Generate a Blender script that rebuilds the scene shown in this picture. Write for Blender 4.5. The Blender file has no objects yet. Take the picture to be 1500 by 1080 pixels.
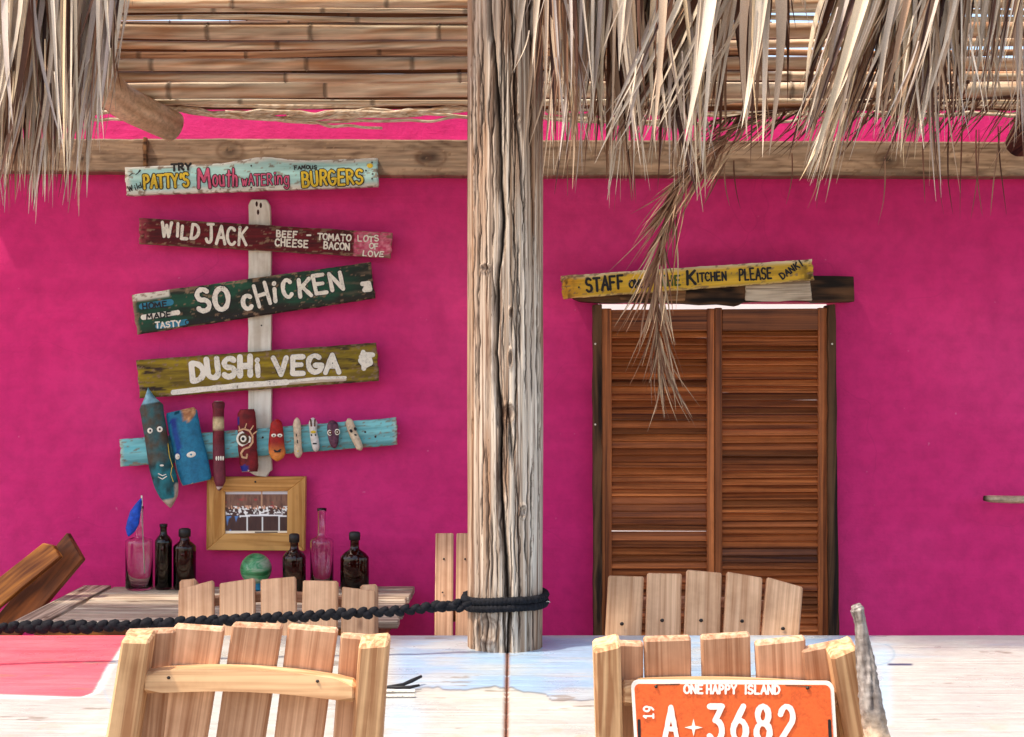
import bpy, bmesh, math, random
import numpy as np
from mathutils import Vector, Matrix
R = math.radians
random.seed(7)
# ------------------------------------------------------------------ camera
F = 2200.0; CZ = 1.49
sc = bpy.context.scene
COL = sc.collection
cam = bpy.data.cameras.new('camera'); co = bpy.data.objects.new('camera', cam); COL.objects.link(co)
co.location = (0, 0, CZ); co.rotation_euler = (R(90), 0, 0)
cam.sensor_width = 36; cam.lens = 36 * F / 1500; cam.clip_start = .05; cam.clip_end = 900
sc.camera = co
# ------------------------------------------------------------------ light
SUN = Vector((-0.50, -0.26, 1.0)).normalized()
elev = math.asin(SUN.z); azim = math.atan2(SUN.x, SUN.y)
w = bpy.data.worlds.new('World'); sc.world = w; w.use_nodes = True
wn = w.node_tree; wn.nodes.clear()
sky = wn.nodes.new('ShaderNodeTexSky'); sky.sky_type = 'NISHITA'; sky.sun_disc = False
sky.sun_elevation = elev; sky.sun_rotation = azim; sky.dust_density = 2.5; sky.air_density = 1.0; sky.ozone_density = 1.0
bgn = wn.nodes.new('ShaderNodeBackground'); bgn.inputs[1].default_value = 0.15
won = wn.nodes.new('ShaderNodeOutputWorld')
wn.links.new(sky.outputs[0], bgn.inputs[0]); wn.links.new(bgn.outputs[0], won.inputs[0])
sl = bpy.data.lights.new('sun', 'SUN'); sl.energy = 1.85; sl.angle = R(3); sl.color = (1, .93, .82)
so = bpy.data.objects.new('sun', sl); COL.objects.link(so)
so.rotation_euler = SUN.to_track_quat('Z', 'Y').to_euler()
sc.view_settings.view_transform = 'Standard'; sc.view_settings.look = 'None'
sc.view_settings.exposure = 1.32; sc.view_settings.gamma = 1; sc.view_settings.use_curve_mapping = False

sc.view_settings.use_white_balance = True; sc.view_settings.white_balance_temperature = 7050

# ------------------------------------------------------------------ helpers
def P(px, py, d): return Vector(((px - 750) * d / F, d, CZ - (py - 540) * d / F))
def S(r, g, b, k=1.0):
    f = lambda c: ((c / 255 + .055) / 1.055) ** 2.4 if c > 10 else c / 255 / 12.92
    return (f(r) * k, f(g) * k, f(b) * k)
def h2(ix, iy, s): 
    n = np.sin(ix * 127.1 + iy * 311.7 + s * 74.7) * 43758.5453
    return n - np.floor(n)
def vn(x, y, s=0):
    x = np.asarray(x, float); y = np.asarray(y, float)
    ix = np.floor(x); iy = np.floor(y); fx = x - ix; fy = y - iy
    fx = fx * fx * (3 - 2 * fx); fy = fy * fy * (3 - 2 * fy)
    a = h2(ix, iy, s); b = h2(ix + 1, iy, s); c = h2(ix, iy + 1, s); e = h2(ix + 1, iy + 1, s)
    return (a * (1 - fx) + b * fx) * (1 - fy) + (c * (1 - fx) + e * fx) * fy
def fbm(x, y, s=0, o=4):
    t = 0; a = .5
    for i in range(o): t = t + a * vn(x * 2 ** i, y * 2 ** i, s + i * 3.1); a *= .5
    return t / (1 - .5 ** o)
def sstep(a, b, x): t = np.clip((x - a) / (b - a), 0, 1); return t * t * (3 - 2 * t)
def mixc(c0, c1, t):
    t = np.clip(np.asarray(t, float), 0, 1)[..., None]
    return np.asarray(c0) * (1 - t) + np.asarray(c1) * t

def tag(o, label=None, cat=None, group=None, kind=None):
    if label: o['label'] = label
    if cat: o['category'] = cat
    if group: o['group'] = group
    if kind: o['kind'] = kind
    return o
def thing(name, label, cat, loc, group=None):
    o = bpy.data.objects.new(name, None); COL.objects.link(o); o.location = loc; o.empty_display_size = .1
    return tag(o, label, cat, group)
def wloc(o):
    v = Vector(o.location)
    while o.parent: o = o.parent; v += Vector(o.location)
    return v
def link(name, me, parent=None, M=None):
    """M = wanted world matrix (parents are unrotated or meshes)."""
    o = bpy.data.objects.new(name, me); COL.objects.link(o)
    M = M or Matrix.Identity(4)
    if parent is not None:
        o.parent = parent
        o.matrix_local = WM[parent.name].inverted() @ M if parent.name in WM else Matrix.Translation(-Vector(parent.location)) @ M
    else: o.matrix_local = M
    WM[o.name] = M
    return o
WM = {}
def mesh_from(name, verts, faces, mats, col=None, smooth=False, uv=None):
    me = bpy.data.meshes.new(name); me.from_pydata([tuple(v) for v in verts], [], faces)
    for m in (mats if isinstance(mats, (list, tuple)) else [mats]): me.materials.append(m)
    if col is not None:
        a = me.color_attributes.new('Col', 'FLOAT_COLOR', 'POINT')
        c = np.ones((len(verts), 4), np.float32); c[:, :3] = np.clip(col, 0, 1); a.data.foreach_set('color', c.ravel())
    if smooth: me.polygons.foreach_set('use_smooth', [True] * len(me.polygons))
    me.update(); return me

# ------------------------------------------------------------------ materials
def newmat(name):
    m = bpy.data.materials.new(name); m.use_nodes = True
    nt = m.node_tree; b = nt.nodes['Principled BSDF']; return m, nt, b
def N(nt, t, **k):
    n = nt.nodes.new(t)
    for a, v in k.items(): setattr(n, a, v)
    return n
def ramp(nt, fac, stops):
    r = N(nt, 'ShaderNodeValToRGB'); e = r.color_ramp.elements
    while len(e) < len(stops): e.new(.5)
    for i, (p, c) in enumerate(stops): e[i].position = p; e[i].color = (*c, 1) if len(c) == 3 else c
    nt.links.new(fac, r.inputs[0]); return r.outputs[0]
def mix(nt, a, b, fac, mode='MIX'):
    m = N(nt, 'ShaderNodeMix', data_type='RGBA', blend_type=mode)
    for s, v in ((m.inputs[0], fac), (m.inputs[6], a), (m.inputs[7], b)):
        if isinstance(v, (int, float)): s.default_value = v
        elif isinstance(v, tuple): s.default_value = (*v, 1)
        else: nt.links.new(v, s)
    return m.outputs[2]
def coords(nt, scale, rnd=True):
    tc = N(nt, 'ShaderNodeTexCoord'); mp = N(nt, 'ShaderNodeMapping'); mp.inputs['Scale'].default_value = scale
    nt.links.new(tc.outputs['Object'], mp.inputs['Vector'])
    if rnd:
        oi = N(nt, 'ShaderNodeObjectInfo'); mm = N(nt, 'ShaderNodeMath', operation='MULTIPLY'); mm.inputs[1].default_value = 37
        nt.links.new(oi.outputs['Random'], mm.inputs[0])
        cb = N(nt, 'ShaderNodeCombineXYZ'); 
        for i in range(3): nt.links.new(mm.outputs[0], cb.inputs[i])
        nt.links.new(cb.outputs[0], mp.inputs['Location'])
    return mp.outputs[0]
def noise(nt, vec, scale, detail=4, rough=.55, dist=0):
    n = N(nt, 'ShaderNodeTexNoise'); n.inputs['Scale'].default_value = scale; n.inputs['Detail'].default_value = detail
    n.inputs['Roughness'].default_value = rough; n.inputs['Distortion'].default_value = dist
    nt.links.new(vec, n.inputs['Vector']); return n.outputs['Fac']
def bump(nt, b, h, strength, dist):
    n = N(nt, 'ShaderNodeBump'); n.inputs['Strength'].default_value = strength; n.inputs['Distance'].default_value = dist
    nt.links.new(h, n.inputs['Height']); nt.links.new(n.outputs[0], b.inputs['Normal'])
def wood(name, dark, light, rough=.65, grain=30, var=.25, bmp=.35, ring=True, axis='X', contrast=1.0, knots=True, end=None):
    m, nt, b = newmat(name)
    sc_ = {'X': (1.2, grain, grain), 'Z': (grain, grain, 1.2)}[axis]
    v = coords(nt, sc_)
    n1 = noise(nt, v, 1.0, 5, .6, .6)
    v2 = coords(nt, tuple(s * .22 if s > 2 else s * .55 for s in sc_))
    n2 = noise(nt, v2, 1.0, 3, .5, 2.2)
    # ring-like figure from the distorted low noise
    mu = N(nt, 'ShaderNodeMath', operation='MULTIPLY'); mu.inputs[1].default_value = 26; nt.links.new(n2, mu.inputs[0])
    si = N(nt, 'ShaderNodeMath', operation='SINE'); nt.links.new(mu.outputs[0], si.inputs[0])
    ma = N(nt, 'ShaderNodeMath', operation='MULTIPLY_ADD'); ma.inputs[1].default_value = .16 if ring else .03; nt.links.new(si.outputs[0], ma.inputs[0]); nt.links.new(n1, ma.inputs[2])
    lo = .5 - .2 / contrast; hi = .5 + .2 / contrast
    c = ramp(nt, ma.outputs[0], [(lo, dark), (hi, light)])
    oi = N(nt, 'ShaderNodeObjectInfo')
    tint = ramp(nt, oi.outputs['Random'], [(0, (1 - var,) * 3), (.5, (1 - var * .3, 1 - var * .45, 1 - var * .6)), (1, (1 + var * .3,) * 3)])
    c = mix(nt, c, tint, 1.0, 'MULTIPLY')
    v3 = coords(nt, (5, 5, 5)); n3 = noise(nt, v3, 1.3, 5, .65)
    blot = ramp(nt, n3, [(.3, (.68, .62, .56)), (.55, (1, 1, 1))])
    c = mix(nt, c, blot, .7, 'MULTIPLY')
    if knots:
        vk = N(nt, 'ShaderNodeTexVoronoi'); vk.inputs['Scale'].default_value = 1.0
        nt.links.new(coords(nt, (4, 11, 11) if axis == 'X' else (11, 11, 4)), vk.inputs['Vector'])
        kk = ramp(nt, vk.outputs['Distance'], [(.05, (.25, .14, .08)), (.13, (1, 1, 1))])
        c = mix(nt, c, kk, .75, 'MULTIPLY')
    nt.links.new(c, b.inputs['Base Color']); b.inputs['Roughness'].default_value = rough
    b.inputs['Specular IOR Level'].default_value = .3
    bump(nt, b, n1, bmp, .006)
    return m
def painted(name, rough=.6, grain=26, bmp=.3, axis='X', fine=.18, spec=.3, checks=False):
    """colour from the mesh attribute, wood relief and fine grain on top"""
    m, nt, b = newmat(name)
    at = N(nt, 'ShaderNodeAttribute', attribute_name='Col')
    v = coords(nt, {'X': (1.5, grain, grain), 'Z': (grain, grain, 1.5), 'N': (grain, grain, grain)}[axis])
    n1 = noise(nt, v, 1.6, 5, .65, .3)
    g = ramp(nt, n1, [(.3, (1 - fine * 2,) * 3), (.6, (1 + fine * .2,) * 3)])
    c = mix(nt, at.outputs['Color'], g, 1.0, 'MULTIPLY')
    if checks:
        n2 = noise(nt, coords(nt, (38, 38, .9)), 1.0, 4, .6, .8)
        ln = ramp(nt, n2, [(.455, (1, 1, 1)), (.468, (.16, .1, .07)), (.481, (1, 1, 1)), (.57, (1, 1, 1)), (.578, (.2, .13, .09)), (.589, (1, 1, 1))])
        c = mix(nt, c, ln, .85, 'MULTIPLY')
    nt.links.new(c, b.inputs['Base Color']); b.inputs['Roughness'].default_value = rough
    b.inputs['Specular IOR Level'].default_value = spec
    bump(nt, b, n1, bmp, .004); return m
def plain(name, col, rough=.6, metal=0, nz=.12, scale=40, spec=.4, bmp=.15):
    m, nt, b = newmat(name)
    n1 = noise(nt, coords(nt, (1, 1, 1)), scale, 4)
    c = ramp(nt, n1, [(.3, tuple(x * (1 - nz * 2) for x in col)), (.65, tuple(min(1, x * (1 + nz)) for x in col))])
    nt.links.new(c, b.inputs['Base Color']); b.inputs['Roughness'].default_value = rough; b.inputs['Metallic'].default_value = metal
    b.inputs['Specular IOR Level'].default_value = spec
    bump(nt, b, n1, bmp, .002); return m
def glass(name, col, rough=.03):
    m, nt, b = newmat(name); b.inputs['Base Color'].default_value = (*col, 1); b.inputs['Roughness'].default_value = rough
    b.inputs['Transmission Weight'].default_value = 1; b.inputs['IOR'].default_value = 1.45; return m

MAT = {}
def wallmat():
    m, nt, b = newmat('pink_plaster')
    v = coords(nt, (1, 1, 1), False)
    n1 = noise(nt, v, .7, 5, .5); n2 = noise(nt, v, 14, 5, .6); n3 = noise(nt, v, 90, 3, .6)
    c = ramp(nt, n1, [(.3, S(216, 36, 116)), (.5, S(222, 46, 123)), (.7, S(230, 62, 134))])
    g = ramp(nt, n2, [(.3, (.86, .86, .86)), (.6, (1.04, 1.04, 1.04))]); c = mix(nt, c, g, 1, 'MULTIPLY')
    # horizontal trowel / roller streaks
    n4 = noise(nt, coords(nt, (.6, 1, 9), False), 1.5, 5, .6, .5)
    g2 = ramp(nt, n4, [(.35, (.96, .95, .96)), (.6, (1.01, 1.03, 1.02))]); c = mix(nt, c, g2, 1, 'MULTIPLY')
    # chips and pale scuffs
    n5 = noise(nt, v, 33, 2, .5); sp = ramp(nt, n5, [(.76, (0, 0, 0)), (.8, (1, 1, 1))])
    c = mix(nt, c, S(232, 150, 185), mulf(nt, sp, .35))
    # hairline cracks
    vd = coords(nt, (1, 1, 1), False); nn = N(nt, 'ShaderNodeTexNoise'); nn.inputs['Scale'].default_value = 3.0; nt.links.new(vd, nn.inputs['Vector'])
    vv = N(nt, 'ShaderNodeVectorMath', operation='MULTIPLY_ADD'); vv.inputs[1].default_value = (.5, .5, .5)
    nt.links.new(nn.outputs['Color'], vv.inputs[0]); nt.links.new(vd, vv.inputs[2])
    vo = N(nt, 'ShaderNodeTexVoronoi', feature='DISTANCE_TO_EDGE'); vo.inputs['Scale'].default_value = 1.1; nt.links.new(vv.outputs[0], vo.inputs['Vector'])
    ck = ramp(nt, vo.outputs['Distance'], [(0, (1, 1, 1)), (.0022, (0, 0, 0))])
    gate = ramp(nt, noise(nt, v, 2.3, 2), [(.5, (0, 0, 0)), (.6, (1, 1, 1))])
    ckm = mix(nt, ck, gate, 1, 'MULTIPLY')
    c = mix(nt, c, S(110, 5, 50), mulf(nt, ckm, .12))
    nt.links.new(c, b.inputs['Base Color']); b.inputs['Roughness'].default_value = .75; b.inputs['Specular IOR Level'].default_value = .25
    a1 = N(nt, 'ShaderNodeMath', operation='MULTIPLY_ADD'); a1.inputs[1].default_value = .3; nt.links.new(n3, a1.inputs[0]); nt.links.new(n2, a1.inputs[2])
    a2 = N(nt, 'ShaderNodeMath', operation='ADD'); nt.links.new(a1.outputs[0], a2.inputs[0]); nt.links.new(n4, a2.inputs[1])
    bump(nt, b, a2.outputs[0], .45, .008); return m
def mulf(nt, s, k):
    m = N(nt, 'ShaderNodeMath', operation='MULTIPLY'); m.inputs[1].default_value = k; nt.links.new(s, m.inputs[0]); return m.outputs[0]

M_wall = wallmat()
M_pine = wood('pine_wood', S(180, 130, 92), S(236, 194, 148), .8, 70, .12, .04)
M_pine2 = wood('sanded_chair_wood', S(168, 116, 84), S(238, 194, 160), .8, 90, .2, .14, ring=False)
M_pale = wood('pale_chair_wood', S(186, 136, 98), S(236, 192, 152), .65, 90, .14, .14, ring=False)
M_frame = wood('honey_pine', S(184, 124, 58), S(222, 166, 96), .45, 60, .1, .12)
M_grey = wood('weathered_grey_board', S(140, 120, 104), S(228, 212, 190), .8, 90, .22, .5)
M_beam = wood('brown_beam_wood', S(70, 46, 30), S(168, 122, 82), .8, 30, .08, .6, contrast=1.2)
M_louv = wood('varnished_brown_wood', S(92, 40, 16), S(214, 126, 70), .45, 70, .6, .25, ring=False, knots=False)
M_darkw = wood('dark_driftwood', S(28, 18, 12), S(112, 78, 52), .8, 30, .1, .8)
M_chairbr = wood('stained_brown_wood', S(100, 50, 16), S(190, 120, 52), .5, 22, .2, .25)
M_chairdk = wood('dark_stained_wood', S(60, 26, 8), S(122, 66, 28), .5, 22, .2, .25)
M_whitew = wood('white_painted_wood', S(206, 196, 178), S(236, 230, 216), .7, 26, .05, .3, axis='Z', knots=False)
M_paintX = painted('painted_board', .6, 26, .4, 'X')
M_paintN = painted('painted_driftwood', .5, 40, .5, 'N')
M_post = painted('weathered_post_wood', .85, 90, .9, 'Z', .26, .2, True)
M_palm = painted('dry_palm_leaf', .6, 300, .25, 'N', .12, .35)
M_bamboo = painted('bamboo_cane', .55, 30, .3, 'X', .2, .3)
M_print = painted('printed_photo', .3, 200, .0, 'N', .0, .5)
M_black = plain('black_paint', (.012, .011, .013), .6)
M_rope = plain('black_rope_fibre', (.009, .009, .012), .85, 0, .3, 120, .2, .6)
M_screw = plain('dark_screw', (.05, .04, .035), .45, .6)
def worn(name, col, under):
    m, nt, b = newmat(name); v = coords(nt, (1, 1, 1))
    n = noise(nt, v, 170, 4, .65); n2 = noise(nt, v, 30, 4, .6); ad = N(nt, 'ShaderNodeMath', operation='ADD'); nt.links.new(n, ad.inputs[0]); nt.links.new(n2, ad.inputs[1])
    c = ramp(nt, ad.outputs[0], [(.36, under), (.39, tuple(x * .72 for x in col)), (.53, col)]); ad2 = N(nt, 'ShaderNodeMath', operation='MULTIPLY'); ad2.inputs[1].default_value = .5
    nt.links.new(ad.outputs[0], ad2.inputs[0]); nt.links.new(ad2.outputs[0], [x for x in nt.nodes if x.type == 'VALTORGB'][0].inputs[0])
    nt.links.new(c, b.inputs['Base Color']); b.inputs['Roughness'].default_value = .6; bump(nt, b, ad.outputs[0], .3, .002); return m
M_white = worn('white_paint', S(242, 236, 220), S(110, 90, 76))
M_pinkp = worn('pink_paint', S(220, 90, 130), S(120, 40, 60))
M_yel = worn('yellow_paint', S(230, 196, 50), S(120, 90, 30))
M_bluep = plain('blue_paint', S(24, 90, 140), .6)
M_tealp = plain('teal_paint', S(40, 130, 160), .6)
M_grn = plain('mossy_paint', S(70, 90, 24), .6)
M_orange = worn('orange_plate_paint', S(234, 100, 42), S(230, 96, 42))
M_platew = plain('plate_white', S(246, 238, 226), .4, 0, .03, 8)
M_amber = glass('dark_brown_glass', (.18, .045, .03)); M_green = glass('dark_green_glass', (.11, .12, .07))
M_clear = glass('clear_glass', (.95, .93, .93))
M_cap = plain('black_stopper', (.015, .012, .012), .5)
M_bfeather = plain('blue_cloth', S(16, 70, 190), .7, 0, .2, 60)
M_rust = plain('rusty_edge', S(84, 48, 34), .85, 0, .5, 120)
def ballmat():
    m, nt, b = newmat('green_glazed_ball')
    n = noise(nt, coords(nt, (1, 1, 2.5)), 9, 4, .6, 1.5)
    c = ramp(nt, n, [(.35, S(24, 92, 52)), (.5, S(60, 140, 92)), (.62, S(140, 168, 140)), (.75, S(180, 190, 170))])
    nt.links.new(c, b.inputs['Base Color']); b.inputs['Roughness'].default_value = .35; return m
M_ball = ballmat()
def sandmat():
    m, nt, b = newmat('sand'); v = coords(nt, (1, 1, 1), False)
    n = noise(nt, v, 3, 6); c = ramp(nt, n, [(.3, (.22, .17, .12)), (.7, (.32, .26, .19))])
    nt.links.new(c, b.inputs['Base Color']); b.inputs['Roughness'].default_value = .9; bump(nt, b, noise(nt, v, 25, 5), .5, .03); return m
def tablemat():
    m, nt, b = newmat('glossy_table_paint')
    at = N(nt, 'ShaderNodeAttribute', attribute_name='Col')
    v = coords(nt, (1, 1, 1), False)
    n1 = noise(nt, v, 30, 6, .7); g = ramp(nt, n1, [(.3, (.9, .89, .87)), (.6, (1, 1, 1))])
    c = mix(nt, at.outputs['Color'], g, 1, 'MULTIPLY')
    sp = ramp(nt, noise(nt, v, 110, 3, .6), [(.71, (0, 0, 0)), (.74, (1, 1, 1))]); c = mix(nt, c, S(150, 130, 110), mulf(nt, sp, .2))
    nt.links.new(c, b.inputs['Base Color'])
    rr = ramp(nt, noise(nt, v, 6, 5), [(.3, (.22,) * 3), (.7, (.5,) * 3)]); nt.links.new(rr, b.inputs['Roughness'])
    nw = noise(nt, coords(nt, (1.6, 12, 1), False), 1.4, 3, .5, .8)
    ad = N(nt, 'ShaderNodeMath', operation='MULTIPLY_ADD'); ad.inputs[1].default_value = .12; nt.links.new(n1, ad.inputs[0]); nt.links.new(nw, ad.inputs[2])
    bump(nt, b, ad.outputs[0], .28, .03); return m
M_table = tablemat()

# ------------------------------------------------------------------ shape builders
def bevel_bm(bm, w, seg=1):
    if w > 0: bmesh.ops.bevel(bm, geom=list(bm.edges), offset=w, segments=seg, affect='EDGES', profile=.6, clamp_overlap=True)
def bm_to(name, bm, mat, smooth=False):
    me = bpy.data.meshes.new(name); bmesh.ops.recalc_face_normals(bm, faces=bm.faces); bm.to_mesh(me); bm.free()
    me.materials.append(mat)
    if smooth: me.polygons.foreach_set('use_smooth', [True] * len(me.polygons))
    return me
def box(name, c, s, mat, parent=None, bev=.003):
    bm = bmesh.new(); bmesh.ops.create_cube(bm, size=1)
    for v in bm.verts: v.co = Vector((v.co.x * s[0], v.co.y * s[1], v.co.z * s[2]))
    bevel_bm(bm, bev); return link(name, bm_to(name, bm, mat), parent, Matrix.Translation(c))
def frame_mat(p0, p1, n):
    x = (p1 - p0).normalized(); y = Vector(n); y = (y - x * y.dot(x)).normalized(); z = x.cross(y)
    M = Matrix((x, y, z)).transposed().to_4x4(); M.translation = (p0 + p1) / 2; return M
def board(name, p0, p1, width, thick, mat, parent=None, n=(0, 1, 0), bev=.004, w1=None, cut=0, jag=0, arch=0):
    """long box from p0 to p1; cut skews the far end; arch rounds it"""
    p0 = Vector(p0); p1 = Vector(p1); L = (p1 - p0).length; w1 = w1 or width
    M = frame_mat(p0, p1, n)
    ends = [(L / 2 + cut * .5, -w1 / 2)] + ([(L / 2 + jag, w1 * .15)] if jag else []) + [(L / 2 - cut * .5, w1 / 2)]
    pts = [(-L / 2, -width / 2)] + ends + [(-L / 2, width / 2)]
    bm = bmesh.new()
    a = [bm.verts.new((x, -thick / 2, z)) for x, z in pts]; b = [bm.verts.new((x, thick / 2, z)) for x, z in pts]
    bm.faces.new(a); bm.faces.new(b[::-1])
    for i in range(len(pts)): j = (i + 1) % len(pts); bm.faces.new((a[j], a[i], b[i], b[j]))
    bevel_bm(bm, bev); return link(name, bm_to(name, bm, mat), parent, M)
def prism(name, pts, d, thick, mat, parent=None, bev=.003, ang=0, origin=None):
    """pixel outline at depth d (front face) extruded away from the camera; local X along ang"""
    W = [P(x, y, d) for x, y in pts]; c = sum(W, Vector()) / len(W) if origin is None else origin
    M = Matrix.Translation(c) @ Matrix.Rotation(R(ang), 4, 'Y'); I = M.inverted()
    bm = bmesh.new(); a = [bm.verts.new(I @ p) for p in W]; b = [bm.verts.new(I @ (p + Vector((0, thick, 0)))) for p in W]
    bm.faces.new(a); bm.faces.new(b[::-1])
    for i in range(len(W)): j = (i + 1) % len(W); bm.faces.new((a[j], a[i], b[i], b[j]))
    bevel_bm(bm, bev); return link(name, bm_to(name, bm, mat), parent, M)
def tube(name, pts, rad, mat, parent=None, seg=10, col=None, flat=1.0, smooth=True, link_it=True, cap=True):
    """tube through world points; radii per point; local origin at mean point, local X along start->end"""
    pts = [Vector(p) for p in pts]; n = len(pts)
    if not hasattr(rad, '__len__'): rad = [rad] * n
    up = Vector((0, 0, 1)); ax = (pts[-1] - pts[0]).normalized()
    if abs(ax.dot(up)) > .9: up = Vector((0, 1, 0))
    M = frame_mat(pts[0], pts[-1], up); I = M.inverted()
    V = []; Fc = []; C = []
    for i, p in enumerate(pts):
        t = (pts[min(i + 1, n - 1)] - pts[max(i - 1, 0)]).normalized(); s = t.cross(up).normalized(); u = s.cross(t)
        for k in range(seg):
            a = 2 * math.pi * k / seg; V.append(I @ (p + s * math.cos(a) * rad[i] + u * math.sin(a) * rad[i] * flat))
            if col is not None: C.append(col(i / (n - 1), a))
    for i in range(n - 1):
        for k in range(seg):
            k2 = (k + 1) % seg; Fc.append((i * seg + k, i * seg + k2, (i + 1) * seg + k2, (i + 1) * seg + k))
    if cap: Fc.append(tuple(range(seg))[::-1]); Fc.append(tuple((n - 1) * seg + k for k in range(seg)))
    me = mesh_from(name, V, Fc, mat, np.array(C) if col is not None else None, smooth)
    return link(name, me, parent, M)
def lathe(name, prof, base, mat, parent=None, seg=28, mz=1.0):
    V = []; Fc = []
    for r, z in prof:
        for k in range(seg): a = 2 * math.pi * k / seg; V.append((r * math.cos(a), r * mz * math.sin(a), z))
    for i in range(len(prof) - 1):
        for k in range(seg): k2 = (k + 1) % seg; Fc.append((i * seg + k, i * seg + k2, (i + 1) * seg + k2, (i + 1) * seg + k))
    Fc.append(tuple(range(seg))[::-1]); Fc.append(tuple((len(prof) - 1) * seg + k for k in range(seg)))
    return link(name, mesh_from(name, V, Fc, mat, None, True), parent, Matrix.Translation(base))
# front panel with painted colour: pixel corners TL,TR,BR,BL at depth d
def panel(name, TL, TR, BR, BL, d, thick, colfn, mat, parent=None, nx=220, nz=30, top=None, bot=None, endj=2.0):
    tl, tr, br, bl = [np.array(q, float) for q in (TL, TR, BR, BL)]
    ang = math.atan2(TR[1] - TL[1], TR[0] - TL[0])
    u, v = np.meshgrid(np.linspace(0, 1, nx), np.linspace(0, 1, nz))     # v: 0 bottom, 1 top
    T = tl[None, None] + (tr - tl) * u[..., None]; B = bl[None, None] + (br - bl) * u[..., None]
    px = B * (1 - v[..., None]) + T * v[..., None]
    if top is not None: px[..., 1] -= top(u) * v
    if bot is not None: px[..., 1] += bot(u) * (1 - v)
    jag = (fbm(v * 6, v * 0 + 3, tl[0]) - .5) * endj * 2
    px[..., 0] += jag * (np.clip(1 - u * 30, 0, 1) + np.clip(1 - (1 - u) * 30, 0, 1))
    px[..., 1] += (fbm(u * 25, u * 0 + 1, tl[1]) - .5) * 1.6 * (abs(v - .5) * 2) ** 3
    col = colfn(u, v, px)
    cn = fbm(px[..., 0] * .12, px[..., 1] * .35, tl[1] + 3, 5); edge = np.exp(-np.minimum(np.minimum(v, 1 - v) * 12, np.minimum(u, 1 - u) * 60))
    col = mixc(col, mixc(S(96, 66, 46), S(176, 146, 116), fbm(px[..., 0] * .05, px[..., 1] * .8, 2)), sstep(.69, .73, cn + edge * .16) * .8)
    X = (px[..., 0] - 750) * d / F; Z = CZ - (px[..., 1] - 540) * d / F
    e = np.minimum(np.minimum(u * nx, (1 - u) * nx) / 1.2, np.minimum(v * nz, (1 - v) * nz) / .8)
    Y = d + .0022 * np.clip(1 - e, 0, 1) 
    c = P(*px[nz // 2, nx // 2], d); M = Matrix.Translation(c) @ Matrix.Rotation(ang, 4, 'Y'); I = np.array(M.inverted())
    pts = np.stack([X.ravel(), Y.ravel(), Z.ravel(), np.ones(X.size)], 1)
    bpts = pts.copy(); bpts[:, 1] = d + thick
    A = (pts @ I.T)[:, :3]
    ring = [k for k in range(nx)] + [(r) * nx + nx - 1 for r in range(1, nz)] + [(nz - 1) * nx + k for k in range(nx - 2, -1, -1)] + [r * nx for r in range(nz - 2, 0, -1)]
    Bk = (bpts[ring] @ I.T)[:, :3]
    faces = [(r * nx + k, r * nx + k + 1, (r + 1) * nx + k + 1, (r + 1) * nx + k) for r in range(nz - 1) for k in range(nx - 1)]
    o = nx * nz; m = len(ring)
    for i in range(m): j = (i + 1) % m; faces.append((ring[j], ring[i], o + i, o + j))
    faces.append(tuple(o + i for i in range(m))[::-1])
    C = np.concatenate([col.reshape(-1, 3), col.reshape(-1, 3)[ring] * .8])
    me = mesh_from(name, np.concatenate([A, Bk]), faces, mat, C)
    return link(name, me, parent, M)

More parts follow.
